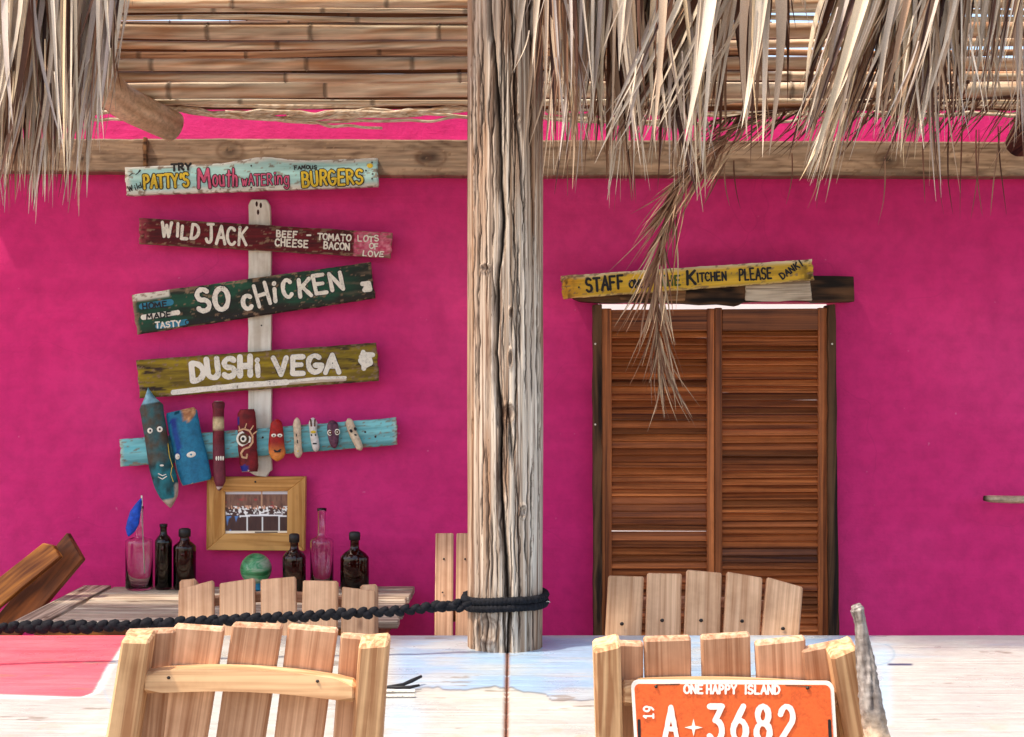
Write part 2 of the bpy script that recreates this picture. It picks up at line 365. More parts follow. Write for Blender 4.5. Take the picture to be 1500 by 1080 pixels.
# ------------------------------------------------------------------ hand lettering
def arc(cx, cy, rx, ry, a0, a1, n=10):
    return [(cx + rx * math.cos(R(a0 + (a1 - a0) * i / n)), cy + ry * math.sin(R(a0 + (a1 - a0) * i / n))) for i in range(n + 1)]
G = {
 'A': [[(0, 0), (.34, 1), (.68, 0)], [(.13, .36), (.56, .36)]],
 'B': [[(.05, 0), (.05, 1)], [(.05, 1)] + arc(.28, .76, .26, .24, 90, -90) + [(.05, .52)], [(.05, .52)] + arc(.32, .26, .3, .26, 90, -90) + [(.05, 0)]],
 'C': [arc(.36, .5, .34, .5, 45, 315, 14)],
 'D': [[(.05, 0), (.05, 1)], [(.05, 1)] + arc(.18, .5, .48, .5, 90, -90, 12) + [(.05, 0)]],
 'E': [[(.58, 1), (.06, 1), (.06, 0), (.6, 0)], [(.06, .52), (.48, .52)]],
 'F': [[(.6, 1), (.06, 1), (.06, 0)], [(.06, .54), (.48, .54)]],
 'G': [arc(.36, .5, .34, .5, 50, 350, 14) + [(.36, .42)]],
 'H': [[(.05, 0), (.05, 1)], [(.6, 0), (.6, 1)], [(.05, .5), (.6, .5)]],
 'I': [[(.3, 0), (.3, 1)]],
 'J': [[(.2, 1), (.62, 1)], [(.46, 1), (.46, .25)] + arc(.26, .24, .2, .24, 0, -170, 7)],
 'K': [[(.06, 0), (.06, 1)], [(.6, 1), (.08, .45)], [(.2, .58), (.64, 0)]],
 'L': [[(.06, 1), (.06, 0), (.56, 0)]],
 'M': [[(0, 0), (.08, 1), (.38, .35), (.68, 1), (.76, 0)]],
 'N': [[(.05, 0), (.05, 1), (.62, 0), (.62, 1)]],
 'O': [arc(.36, .5, .34, .5, 90, 450, 18)],
 'P': [[(.06, 0), (.06, 1)], [(.06, 1)] + arc(.3, .74, .28, .26, 90, -90) + [(.06, .48)]],
 'R': [[(.06, 0), (.06, 1)], [(.06, 1)] + arc(.3, .75, .27, .25, 90, -90) + [(.06, .5)], [(.28, .5), (.62, 0)]],
 'S': [arc(.34, .75, .28, .25, 35, 250, 9) + arc(.32, .26, .3, .26, 75, -150, 9)],
 'T': [[(.0, 1), (.66, 1)], [(.33, 1), (.33, 0)]],
 'U': [[(.05, 1), (.05, .3)] + arc(.33, .28, .28, .28, 180, 360, 8) + [(.61, 1)]],
 'V': [[(0, 1), (.33, 0), (.66, 1)]],
 'W': [[(0, 1), (.2, 0), (.4, .8), (.6, 0), (.82, 1)]],
 'Y': [[(0, 1), (.32, .5), (.64, 1)], [(.32, .5), (.32, 0)]],
 "'": [[(.2, 1), (.15, .72)]], '.': [[(.2, .0), (.24, .03)]], '-': [[(.1, .5), (.6, .52)]], ' ': [],
 'o': [arc(.3, .3, .27, .3, 90, 450, 14)],
 'u': [[(.05, .6), (.05, .2)] + arc(.28, .2, .23, .2, 180, 360, 6) + [(.51, .6)], [(.51, .3), (.53, 0)]],
 't': [[(.26, .9), (.26, 0)], [(.02, .66), (.5, .66)]],
 'h': [[(.06, 1), (.06, 0)], [(.06, .35)] + arc(.28, .35, .22, .25, 180, 0, 7) + [(.5, 0)]],
 'w': [[(0, .6), (.14, 0), (.3, .5), (.46, 0), (.62, .6)]],
 'i': [[(.2, .58), (.2, 0)], [(.19, .82), (.22, .86)]],
 'l': [[(.2, 1), (.2, 0)]], 'd': [arc(.26, .28, .24, .28, 0, 360, 12), [(.5, 1), (.5, 0)]],
 'n': [[(.06, .6), (.06, 0)], [(.06, .35)] + arc(.28, .35, .22, .25, 180, 0, 7) + [(.5, 0)]],
 'g': [arc(.28, .32, .24, .28, 0, 360, 12), [(.52, .6), (.52, -.05)] + arc(.28, -.06, .24, .2, 0, -150, 6)],
 '3': [[(.05, 1), (.6, 1), (.3, .6)] + arc(.3, .3, .3, .3, 80, -150, 10)],
 '6': [[(.5, 1), (.12, .5)] + arc(.33, .3, .29, .3, 150, -210, 16)],
 '8': [arc(.33, .75, .24, .25, 90, 450, 14), arc(.33, .26, .3, .26, 90, 450, 14)],
 '2': [arc(.33, .7, .28, .3, 165, -30, 9) + [(.04, 0), (.64, 0)]],
 '1': [[(.12, .78), (.32, 1), (.32, 0)], [(.1, 0), (.54, 0)]],
 '9': [arc(.33, .7, .28, .3, 0, 360, 14), [(.61, .7), (.5, .2), (.25, 0)]],
}
WID = {'I': .6, 'i': .42, 'l': .42, "'": .42, '.': .45, 'M': 1.05, 'W': 1.08, ' ': .55, 'w': .9, 't': .72, 'o': .8, 'u': .8, 'h': .8, 'n': .8, 'g': .8}
RAISE = .0004; BOLD = 1.2
def ribbon(poly, w, V, Fc, d, off, rnd):
    parts = [[poly[0]]]
    for i in range(1, len(poly)):
        parts[-1].append(poly[i])
        if i < len(poly) - 1:
            a = np.subtract(poly[i], poly[i - 1]); b = np.subtract(poly[i + 1], poly[i]); q = np.dot(a, b) / ((np.linalg.norm(a) * np.linalg.norm(b)) or 1)
            if q < .72: parts.append([poly[i]])
    for j, p in enumerate(parts): ribbon1(p, w, V, Fc, d, off + j * .00003, rnd)
def ribbon1(poly, w, V, Fc, d, off, rnd):
    """flat brush stroke with round ends, pixel polyline -> world quads at depth d"""
    p = [np.array(q, float) for q in poly]
    # resample / densify
    q = [p[0]]
    for a, b in zip(p, p[1:]):
        L = np.linalg.norm(b - a); k = max(1, int(L / max(2.0, w)))
        for i in range(1, k + 1): q.append(a + (b - a) * i / k)
    n = len(q); b0 = len(V)
    for i in range(n):
        t = q[min(i + 1, n - 1)] - q[max(i - 1, 0)]; L = np.linalg.norm(t) or 1; t = t / L; nn = np.array([-t[1], t[0]])
        ww = w / 2 * (1 + rnd.uniform(-.13, .13))
        for s in (-1, 1): a = q[i] + nn * ww * s; V.append(P(a[0], a[1], d - off - i * 4e-6))
        if i: k = b0 + 2 * i; Fc.append((k - 2, k, k + 1, k - 1))
    for e, sgn in ((0, -1), (n - 1, 1)):      # caps
        t = (q[min(1, n - 1)] - q[0]) if e == 0 else (q[-1] - q[max(0, n - 2)]); L = np.linalg.norm(t) or 1; t = t / L * sgn; nn = np.array([-t[1], t[0]])
        k0 = len(V)
        m = 6
        for i in range(m + 1):
            a = math.pi * i / m; c = q[e] + nn * (w / 2) * math.cos(a) + t * (w / 2) * math.sin(a); V.append(P(c[0], c[1], d - off - n * 4e-6 - (.00001 if e else .000016)))
        Fc.append(tuple(range(k0, k0 + m + 1)))
def finish_flat(name, V, Fc, mat, parent):
    c = sum(V, Vector()) / len(V); me = mesh_from(name, [v - c for v in V], Fc, mat)
    return link(name, me, parent, Matrix.Translation(c))
def text(s, x, y, h, adv, sw, d, mat, parent, ang=0, under=None, jit=.05, seed=1, wx=1.0, name='lettering', lift=0):
    """s from pixel baseline start (x,y), cap height h, advance per unit width adv (px), brush width sw"""
    rnd = random.Random(seed); ca, sa = math.cos(R(ang)), math.sin(R(ang))
    jobs = [(mat, sw, .0022 + lift)] + ([(under[0], sw + under[1], .0013 + lift)] if under else [])
    V = [[] for _ in jobs]; Fc = [[] for _ in jobs]; cx = 0; k = 0
    for ch in s:
        sx = adv * wx; tw = rnd.uniform(-jit, jit); sy = h * (1 + rnd.uniform(-jit, jit)); dy = rnd.uniform(-jit, jit) * h
        for st in G.get(ch, []):
            pl = []
            for gx, gy in st:
                lx = cx + gx * sx + gy * tw * h + rnd.uniform(-.2, .2) * jit * 10 * .3; ly = gy * sy + dy
                pl.append((x + lx * ca + ly * sa, y + lx * sa - ly * ca))
            k += 1
            for j, (m, w_, off) in enumerate(jobs): ribbon(pl, w_ * BOLD, V[j], Fc[j], d, off + k * RAISE * .02, rnd)
        cx += WID.get(ch, .86) * adv
    for j, (m, _, _) in enumerate(jobs):
        if V[j]: finish_flat(name, V[j], Fc[j], m, parent)
def strokes(polys, sw, d, mat, parent, name='paint_mark', off=.0015, seed=3):
    rnd = random.Random(seed); V = []; Fc = []
    for i, pl in enumerate(polys): ribbon(pl, sw, V, Fc, d, off + i * .00003, rnd)
    return finish_flat(name, V, Fc, mat, parent)
def disc(px, py, rx, ry, d, mat, parent, name='eye', dome=.003, ang=0):
    V = []; Fc = []; n = 14; c = P(px, py, d)
    for j, (k, yy) in enumerate(((1, 0), (.8, -dome * .7), (0.35, -dome))):
        for i in range(n):
            a = 2 * math.pi * i / n; x = rx * k * math.cos(a); z = ry * k * math.sin(a); aa = R(ang)
            V.append((((x * math.cos(aa) - z * math.sin(aa)) * d / F), yy, (x * math.sin(aa) + z * math.cos(aa)) * d / F))
    for j in range(2):
        for i in range(n): i2 = (i + 1) % n; Fc.append((j * n + i, j * n + i2, (j + 1) * n + i2, (j + 1) * n + i))
    Fc.append(tuple(2 * n + i for i in range(n)))
    if name in ('pupil', 'iris', 'ring', 'glint') and LAST: parent = LAST[0]
    o = link(name, mesh_from(name, V, Fc, mat, None, True), parent, Matrix.Translation(c))
    if name == 'eye': LAST[:] = [o]
    return o
LAST = []

# ================================================================== SETTING
bm = bmesh.new(); bmesh.ops.create_grid(bm, x_segments=8, y_segments=8, size=400)
tag(link('ground', bm_to('ground', bm, sandmat())), kind='structure')
# pink wall with the doorway cut out
WD = 5.5
wl = thing('wall', 'bright pink plastered bar wall with a doorway on the right', 'wall', (0, WD + .1, 0))
x0, x1 = P(876, 0, WD).x, P(1224, 0, WD).x; zt = P(0, 443, WD).z; ztop = P(0, 146, WD).z
bm = bmesh.new()
def addb(bm, a, b):
    r = bmesh.ops.create_cube(bm, size=1)
    for v in r['verts']: v.co = Vector([(a[i] + b[i]) / 2 + v.co[i] * (b[i] - a[i]) for i in range(3)])
addb(bm, (-3.4, WD, -.02), (x0, WD + .16, ztop)); addb(bm, (x1, WD, -.02), (3.4, WD + .16, ztop)); addb(bm, (x0, WD, zt), (x1, WD + .16, ztop))
me = bm_to('plaster', bm, M_wall); link('plaster', me, wl)

bw = box('wall', (1.1, 9.0, 1.6), (9, .2, 3.2), plain('bright_backing', S(236, 232, 224), .8, 0, .02, 2), None, 0); tag(bw, 'white wall added behind the louvred doors to keep their gaps bright', 'wall')  # added backing, brightens what shows through the door gaps
# ------------------------------------------------------------------ wall beam (two lengths meeting at a joint)
wb = thing('wall_beam', 'long brown timber beam fixed along the top of the pink wall', 'beam', (0, 5.44, 2.27))
def beamfn(seed):
    def f(u, v, px):
        x = px[..., 0]; y = px[..., 1]
        g = fbm(x * .012, y * .32 + fbm(x * .01, y * .05, seed + 5) * 9, seed, 5); lines = np.abs(np.sin((y * .16 + fbm(x * .006, y * .03, seed + 2) * 22)))
        g2 = fbm(x * .02, y * 1.1, seed + 11, 4); c = mixc(S(84, 58, 42), S(192, 162, 134), g * .7 + .3 * lines + .7 * (g2 - .5) - .08)
        c = mixc(c, S(150, 128, 108), sstep(.5, .75, fbm(x * .01, y * .1, seed + 8)) * .7)
        for kx, ky, r in ((337, 221, 9), (632, 230, 10), (620, 232, 5), (1300, 235, 8), (120, 232, 6)):
            dd = np.hypot((x - kx) / 1.5, y - ky); c = mixc(c, S(48, 28, 18), np.exp(-(dd / r) ** 2) * .9); c = mixc(c, S(90, 56, 34), .5 * np.exp(-((dd - r * 1.4) / 2) ** 2))
        return c
    return f
panel('plank', (-60, 202), (211, 204), (211, 252), (-60, 250), 5.41, .09, beamfn(1), M_paintX, wb, 260, 26)
panel('plank', (213, 203), (1570, 208), (1570, 258), (213, 256), 5.41, .09, beamfn(4), M_paintX, wb, 700, 26)
box('bracket', P(213, 228, 5.4), (.012, .02, .13), M_beam, wb, .002)

# ------------------------------------------------------------------ bamboo roof sloping up from wall top
rf = thing('bamboo_roof', 'sloping roof lining of long brown bamboo canes lying side by side', 'roof', (0, 5.3, 2.4))
def bamboo_col(seed, base, pale, nd=()):
    def f(t, a):
        x = t * 80
        g = float(fbm(x * .5, a * 2.2, seed, 5)); c = mixc(base, pale, np.array(g * 2.2 - .65))
        sp = float(vn(x * 3.0, a * 5, seed + 3)); c = c * (1 - .55 * max(0, (sp - .7) / .3))
        if any(abs(t - q) < .0006 for q in nd): c = c * .45
        seg = sum(1 for q in nd if q < t); c = c * (.82 + .3 * float(h2(np.array(seg), np.array(seed), 2)))
        return c
    return f
def cane(name, ya, yb, da, db, r, seed, x0=-1150, x1=2300, base=S(150, 96, 56), pale=S(226, 184, 136), sag=0, parent=rf, wob=2.0, nodes=True):
    rnd = random.Random(seed); pts = []; rad = []; n = 120; step = rnd.uniform(.09, .17); ph = rnd.uniform(0, step)
    ts = set(np.linspace(0, 1, n).tolist()); nd = []
    if nodes:
        t = ph
        step *= .52
        while t < 1: nd.append(t); ts.update((t - .0016, t - .0005, t, t + .0005, t + .0016)); t += step * rnd.uniform(.7, 1.3)
    tl = sorted(x for x in ts if 0 <= x <= 1); cf0 = bamboo_col(seed, base, pale, nd)
    for t in tl:
        px = x0 + (x1 - x0) * t; py = ya + (yb - ya) * t + sag * math.sin(math.pi * t) + (vn(t * 14, seed, 1) - .5) * wob * 2
        taper = 1 - (.45 * max(0, abs(2 * t - 1) - .5) if not nodes else 0)
        pts.append(P(px, float(py), da + (db - da) * t)); rad.append(r * taper * (1.10 if any(abs(t - q) < .00025 for q in nd) else .985) * (1 + .10 * float(vn(t * 30, seed, 4) - .5)))
    m = len(tl)
    return tube(name, pts, rad, M_bamboo, parent, 12, lambda f, a: cf0(tl[int(round(f * (m - 1)))], a))
def slope_d(y): return 5.34 - (185 - y) / 185 * .5       # rising towards the viewer
rr = random.Random(5); PXM = F / 5.1
BR, MID, DK_ = (S(214, 180, 140), S(255, 246, 224)), (S(200, 148, 108), S(255, 240, 214)), (S(130, 84, 56), S(220, 172, 132))  # BR puts sunlight into the colour of the thin canes
for i, (y, rp, tn) in enumerate([(148, 4.2, BR), (131, 12.5, MID), (111, 7.2, MID), (94, 9.5, MID), (77, 4.8, DK_), (64, 6.4, MID), (45.5, 11.8, MID), (27, 3.8, BR), (18.5, 3.6, BR), (5, 7.2, MID), (-12, 8.5, MID), (-32, 10, MID), (-52, 9, MID)]):
    d = slope_d(y); cane('bamboo_cane', y + rr.uniform(-2.5, 2.5), y + rr.uniform(-2.5, 2.5), d, d, rp / PXM, 10 + i, base=tn[0], pale=tn[1], wob=3.0)
# second layer seen through the joints, left of the fringe gap only where the roof is closed
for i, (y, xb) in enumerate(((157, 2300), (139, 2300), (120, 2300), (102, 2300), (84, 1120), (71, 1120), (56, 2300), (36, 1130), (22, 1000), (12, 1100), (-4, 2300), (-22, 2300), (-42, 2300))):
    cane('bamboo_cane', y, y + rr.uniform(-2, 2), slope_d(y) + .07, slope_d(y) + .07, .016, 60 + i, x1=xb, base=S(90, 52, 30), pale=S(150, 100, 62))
# thin loose sticks near the wall, bowed; sunlight put into their pale colour
for i, (ya, yb, xa, xb, sg, r) in enumerate(((152, 146, 240, 700, 2, .011), (157, 166, 225, 520, 5, .008), (163, 158, 330, 700, 6, .010), (156, 172, 215, 700, 14, .007), (168, 160, 500, 700, 3, .006), (158, 163, -60, 200, 2, .010), (166, 160, 800, 1180, 4, .010), (160, 170, 820, 1300, 3, .007), (163, 168, 1280, 1560, 2, .008), (150, 144, 1130, 1560, 2, .011), (150, 186, 215, 560, 8, .007), (150, 152, 225, 700, 3, .012), (160, 160, 240, 700, 12, .009), (164, 150, 300, 690, 14, .006), (168, 172, 420, 700, -8, .007), (172, 174, -60, 180, 0, .008),
        (143, 150, -60, 230, 3, .009), (150, 145, 780, 1200, 4, .01), (172, 186, 780, 1010, -2, .012), (178, 176, 800, 1180, 3, .007), (150, 158, 1300, 1560, 3, .009), (128, 130, 1300, 1560, -2, .012), (166, 160, 1180, 1560, 5, .006))):
    cane('thin_stick', ya, yb, 5.30 - .01 * (i % 3), 5.29, r * .85, 100 + i, xa, xb, S(190, 150, 112), S(255, 246, 226), sg, wob=3.0, nodes=False)
# end of the round rafter that carries the canes
def logcol(seed, a_, b_):
    return lambda t, a: mixc(a_, b_, np.array(float(fbm(t * 4, a * 3.5, seed)) * 1.6 - .3))
tag(tube('rafter_log', [P(-60, -60, 3.9), P(95, 75, 4.75), P(178, 148, 5.08), P(200, 160, 5.14), P(254, 186, 5.27), P(258, 188, 5.275)], [.058, .058, .058, .058, .054, .044], M_paintN, None, 18, logcol(3, S(166, 118, 78), S(252, 230, 198))),
    'round log rafter with its sawn end resting above the beam at upper left', 'log')
tag(tube('rafter_log', [P(1610, 80, 4.4), P(1520, 170, 5.0), P(1494, 210, 5.3), P(1486, 214, 5.32)], [.06, .06, .05, .04], M_darkw, None, 14, logcol(5, S(30, 18, 20), S(70, 40, 44))),
    'dark log end meeting the beam at the far upper right corner', 'log')

# ------------------------------------------------------------------ unseen strip of thatch roof over the fringe, added for the shade it casts
tr = thing('unseen_thatch_strip', 'unseen strip of dry palm thatch above the fringe, added to shape the shade', 'roof', (0, 4.0, 2.9))
V = []; Fc = []; nx, ny = 60, 24
for s, zz in ((0, 0), (1, .14)):
    for j in range(ny):
        for i in range(nx):
            X = -4.6 + 9.2 * i / (nx - 1); Y = 3.72 + .68 * j / (ny - 1)
            V.append((X, Y - 4.0, 2.93 + zz + .05 * (Y - 3) + .04 * float(vn(X * 6, Y * 6, 4)) - 2.9))
for s in range(2):
    for j in range(ny - 1):
        for i in range(nx - 1):
            a = s * nx * ny + j * nx + i; f = (a, a + 1, a + nx + 1, a + nx); Fc.append(f if s else f[::-1])
link('thatch_shade_slab', mesh_from('thatch_shade_slab', V, Fc, M_palm, np.tile(np.array(S(150, 120, 88)), (len(V), 1))), tr, Matrix.Translation((0, 4.0, 2.9)))
tag(tube('roof_beam', [(-3.3, 4.0, 2.80), (0, 4.0, 2.82), (3.3, 4.0, 2.80)], .07, M_paintN, None, 14, logcol(8, S(120, 96, 72), S(190, 168, 140))), 'horizontal log on top of the post, carrying the thatch roof', 'log')

TONES = [S(230, 212, 190), S(216, 196, 174), S(198, 170, 144), S(228, 204, 172), S(180, 142, 112), S(140, 98, 72), S(204, 186, 174), S(104, 66, 48), S(72, 42, 32), S(222, 194, 156)]
def leaf(V, Fc, C, x0, y0, x1, y1, d0, d1, w, tone, rnd, kink=None, curl=0):
    """one dry leaflet: folded strip from pixel (x0,y0) to (x1,y1)"""
    n = 9; b = len(V); a0 = rnd.uniform(-.9, .9); a1 = a0 + rnd.uniform(-1.2, 1.2)
    bow = rnd.gauss(0, 11) if kink is None else kink; curl = rnd.gauss(0, 10) if kink is None else curl
    kt = rnd.uniform(.3, .75); ks = rnd.uniform(-1, 1) * (14 if rnd.random() < .35 else 5)
    for i in range(n + 1):
        t = i / n
        px = x0 + (x1 - x0) * (t ** 1.3 * .6 + t * .4) + bow * math.sin(math.pi * t) + ks * max(0, t - kt) + curl * t * t
        py = y0 + (y1 - y0) * t; d = d0 + (d1 - d0) * t
        c = P(px, py, d); ww = w * (1 - t ** 4) * (.75 + .25 * math.sin(math.pi * min(1, t * 1.6))) + .0006
        a = a0 + (a1 - a0) * t; s = Vector((math.cos(a), math.sin(a), 0)); f = Vector((-math.sin(a), math.cos(a), 0)) * ww * .35
        V += [c - s * ww * .5, c + f, c + s * ww * .5]
        tt = np.array(tone) * (1 + .18 * math.sin(t * 9 + a0 * 5)) * (1 - .12 * t)
        C += [tt * .96, tt, tt * 1.03]
        if i:
            k = b + 3 * i
            Fc += [(k - 3, k - 2, k + 1, k), (k - 2, k - 1, k + 2, k + 1)]
    # split tip
def fringe(parent, clumps, nbig, seed):
    rnd = random.Random(seed); L = []
    for (xa, xb, da, db, ya, yb, n, wa, wb_, dk, (dn, df)) in clumps:
        dark = dk > .7; K = max(2, n // (5 if dark else 8)); left_ = n
        for k in range(K):
            m = n // K + rnd.choice((-2, -1, 0, 1, 2)); cx = xa + (xb - xa) * (k + rnd.uniform(.1, .9)) / K
            cdx = rnd.uniform(da, db) * 1.25; cy = ya + (yb - ya) * rnd.random() ** .8; cd = rnd.uniform(dn, df); tw = rnd.uniform(-.6, .6); tb = rnd.choice((0, 0, 1, 2))
            for i in range(max(2, m)):
                f = rnd.gauss(0, 1); x0 = cx + f * 5 + rnd.uniform(-3, 3); dep = min(df, max(dn, cd + rnd.uniform(-.04, .08)))
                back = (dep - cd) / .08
                tone = TONES[rnd.choice((4, 5, 7, 8, 5, 7))] if (dark or back > .7 or rnd.random() < dk * .6) else TONES[rnd.choice(((0, 1, 6, 0, 3), (1, 2, 6, 2, 4), (3, 9, 2, 1, 0))[tb])]  # rear strands take the dark tones, shade put into their colour
                x1 = x0 + cdx + f * rnd.uniform(2, 9) * (1 + tw); y1 = cy + rnd.uniform(-55, 14) - (rnd.random() < .2) * rnd.uniform(20, 80)
                wdt = rnd.uniform(wa, wb_) * (1.0 if rnd.random() < .75 else 1.75)
                L.append((x0 - (x1 - x0) * .25, -rnd.uniform(150, 260), x1, y1, dep, dep + rnd.uniform(-.05, .05), wdt, tone))
    L.sort(key=lambda q: -(q[6] * (1.5 - (q[4] - 3.6))))
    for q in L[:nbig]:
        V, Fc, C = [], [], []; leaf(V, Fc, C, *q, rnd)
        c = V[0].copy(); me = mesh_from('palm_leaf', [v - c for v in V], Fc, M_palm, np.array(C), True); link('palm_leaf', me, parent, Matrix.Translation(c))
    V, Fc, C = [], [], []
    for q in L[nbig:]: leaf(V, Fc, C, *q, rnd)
    # fine split tips and threads
    for q in L:
        for _ in range(1):
            if rnd.random() < .45:
                k = rnd.uniform(.55, .8); xs = q[0] + (q[2] - q[0]) * k; ys = q[1] + (q[3] - q[1]) * k
                leaf(V, Fc, C, xs, ys, q[2] + rnd.uniform(-22, 16), q[3] + rnd.uniform(-30, 22), q[4], q[5], .004, q[7], rnd, kink=rnd.uniform(-3, 3))
    c = P(750, -100, 3.85); o = link('fine_leaves', mesh_from('fine_leaves', [v - c for v in V], Fc, M_palm, np.array(C), True), parent, Matrix.Translation(c)); tag(o, kind='stuff')
fl = thing('thatch_fringe', 'shaggy grey-brown palm thatch fringe hanging at the upper left', 'thatch', P(80, -200, 3.8))
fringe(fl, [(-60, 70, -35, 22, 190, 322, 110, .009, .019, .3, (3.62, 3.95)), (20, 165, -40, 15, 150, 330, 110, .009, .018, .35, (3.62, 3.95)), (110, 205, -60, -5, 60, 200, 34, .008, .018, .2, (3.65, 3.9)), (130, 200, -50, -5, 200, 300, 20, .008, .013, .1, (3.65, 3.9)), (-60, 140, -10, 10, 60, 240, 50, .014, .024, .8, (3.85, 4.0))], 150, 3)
fr = thing('thatch_fringe', 'wide shaggy palm thatch fringe hanging right of the post', 'thatch', P(1150, -200, 3.8))
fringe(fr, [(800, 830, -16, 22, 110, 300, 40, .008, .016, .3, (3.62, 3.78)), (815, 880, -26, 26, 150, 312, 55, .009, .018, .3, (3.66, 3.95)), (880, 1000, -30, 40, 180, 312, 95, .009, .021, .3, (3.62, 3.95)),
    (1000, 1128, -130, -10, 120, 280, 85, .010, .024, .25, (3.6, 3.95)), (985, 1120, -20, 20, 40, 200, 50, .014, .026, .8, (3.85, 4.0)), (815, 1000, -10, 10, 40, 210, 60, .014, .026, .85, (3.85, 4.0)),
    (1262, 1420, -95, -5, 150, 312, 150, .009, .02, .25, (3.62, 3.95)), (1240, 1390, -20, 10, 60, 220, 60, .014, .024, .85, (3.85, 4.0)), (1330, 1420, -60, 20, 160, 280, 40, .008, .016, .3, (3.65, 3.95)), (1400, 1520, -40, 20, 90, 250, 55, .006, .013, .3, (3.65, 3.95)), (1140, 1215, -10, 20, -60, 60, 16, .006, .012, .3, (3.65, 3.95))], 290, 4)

# ------------------------------------------------------------------ dry fronds hanging close to the wall
def frond(label, path, d0, d1, nleaf, lmin, lmax, side, tone_set, seed, wl_=.006, droop=40, spread=(25, 60), tstart=.0, lab=True):
    rnd = random.Random(seed); n = len(path)
    pp = [np.array(q, float) for q in path]
    def at(t):
        f = t * (n - 1); i = min(int(f), n - 2); k = f - i
        return pp[i] * (1 - k) + pp[i + 1] * k, (pp[i + 1] - pp[i])
    root = thing('palm_frond', label, 'palm frond', P(*path[0], d0), None)
    pts = [P(*at(i / 24)[0], d0 + (d1 - d0) * i / 24) for i in range(25)]
    tube('midrib', pts, [.006 * (1 - .75 * i / 24) + .0008 for i in range(25)], M_palm, root, 6, lambda t, a: np.array(S(92, 56, 40)))
    for i in range(nleaf):
        t = tstart + (1 - tstart) * (i + rnd.random()) / nleaf; p, dr = at(min(t, .999)); dr = dr / np.linalg.norm(dr)
        s = side if side else rnd.choice((-1, 1)); ang = R(rnd.uniform(*spread)) * s
        L = rnd.uniform(lmin, lmax) * (1 - .35 * t)
        v = np.array([dr[0] * math.cos(ang) - dr[1] * math.sin(ang), dr[0] * math.sin(ang) + dr[1] * math.cos(ang)])
        q = p + v * L; q[1] += droop * (L / lmax) * rnd.uniform(.5, 1)
        V, Fc, C = [], [], []; dd = d0 + (d1 - d0) * t
        leaf(V, Fc, C, p[0], p[1], q[0], q[1], dd, dd - rnd.uniform(.0, .1), wl_ * rnd.uniform(.7, 1.3), rnd.choice(tone_set), rnd, kink=rnd.uniform(-4, 4) * (L / 60))
        c = V[0].copy(); link('leaflet', mesh_from('leaflet', [x - c for x in V], Fc, M_palm, np.array(C), True), root, Matrix.Translation(c))
    return root
T1 = [S(150, 104, 84), S(120, 78, 60), S(176, 138, 112), S(96, 60, 46)]
T2 = [S(196, 160, 130), S(160, 120, 96), S(212, 184, 152), S(130, 90, 66)]
frond('brown feathery palm frond hanging low in front of the kitchen sign', [(1010, 240), (985, 290), (970, 340), (963, 390), (961, 440), (963, 480), (967, 512), (972, 540)], 4.9, 5.2, 100, 60, 145, 0, T2, 11, .0062, 40, (4, 26))
frond('dark curved tuft of palm leaflets drooping below the beam', [(1150, 160), (1090, 180), (1035, 220), (995, 262), (972, 310)], 4.85, 5.0, 78, 60, 125, 0, T2 + T1[2:3], 12, .0085, 46, (6, 30))
frond('horizontal brown palm frond crossing the beam right of the hanging tuft', [(1420, 120), (1330, 138), (1250, 152), (1170, 160), (1090, 168), (1040, 178)], 4.95, 5.0, 66, 60, 120, -1, T1 + [S(206, 176, 140)], 13, .009, 34, (18, 44))
frond('loose pale palm frond over the beam at the right edge', [(1560, 130), (1500, 140), (1440, 145), (1390, 150), (1340, 160)], 5.0, 5.05, 46, 50, 100, -1, T2, 14, .007, 36, (20, 50))
for i, (x, y0, y1, l) in enumerate(((1352, 255, 298, 'short'), (1372, 250, 314, 'long'), (1390, 250, 314, 'straight'), (1410, 245, 322, 'pale'), (1430, 262, 310, 'crossed'), (1466, 262, 318, 'outermost'))): pass
dt = thing('palm_frond', 'thin dark leaflet threads dangling below the beam at the far right', 'palm frond', P(1400, 230, 5.0))
rnd = random.Random(31)
for x, y0, y1, dx in ((1352, 190, 298, 0), (1372, 190, 314, 10), (1390, 180, 314, 2), (1410, 170, 322, -2), (1434, 190, 320, -14), (1430, 190, 316, 10), (1466, 185, 316, -12), (1462, 185, 314, 8), (1296, 230, 330, -8), (1160, 225, 300, -8), (1075, 235, 306, 12), (1062, 235, 302, 8), (1200, 225, 306, -3)):
    V, Fc, C = [], [], []; leaf(V, Fc, C, x, y0, x + dx, y1, 5.05, 5.0, .005, rnd.choice(T1), rnd, kink=rnd.uniform(-4, 4))
    c = V[0].copy(); link('leaflet', mesh_from('leaflet', [q - c for q in V], Fc, M_palm, np.array(C), True), dt, Matrix.Translation(c))

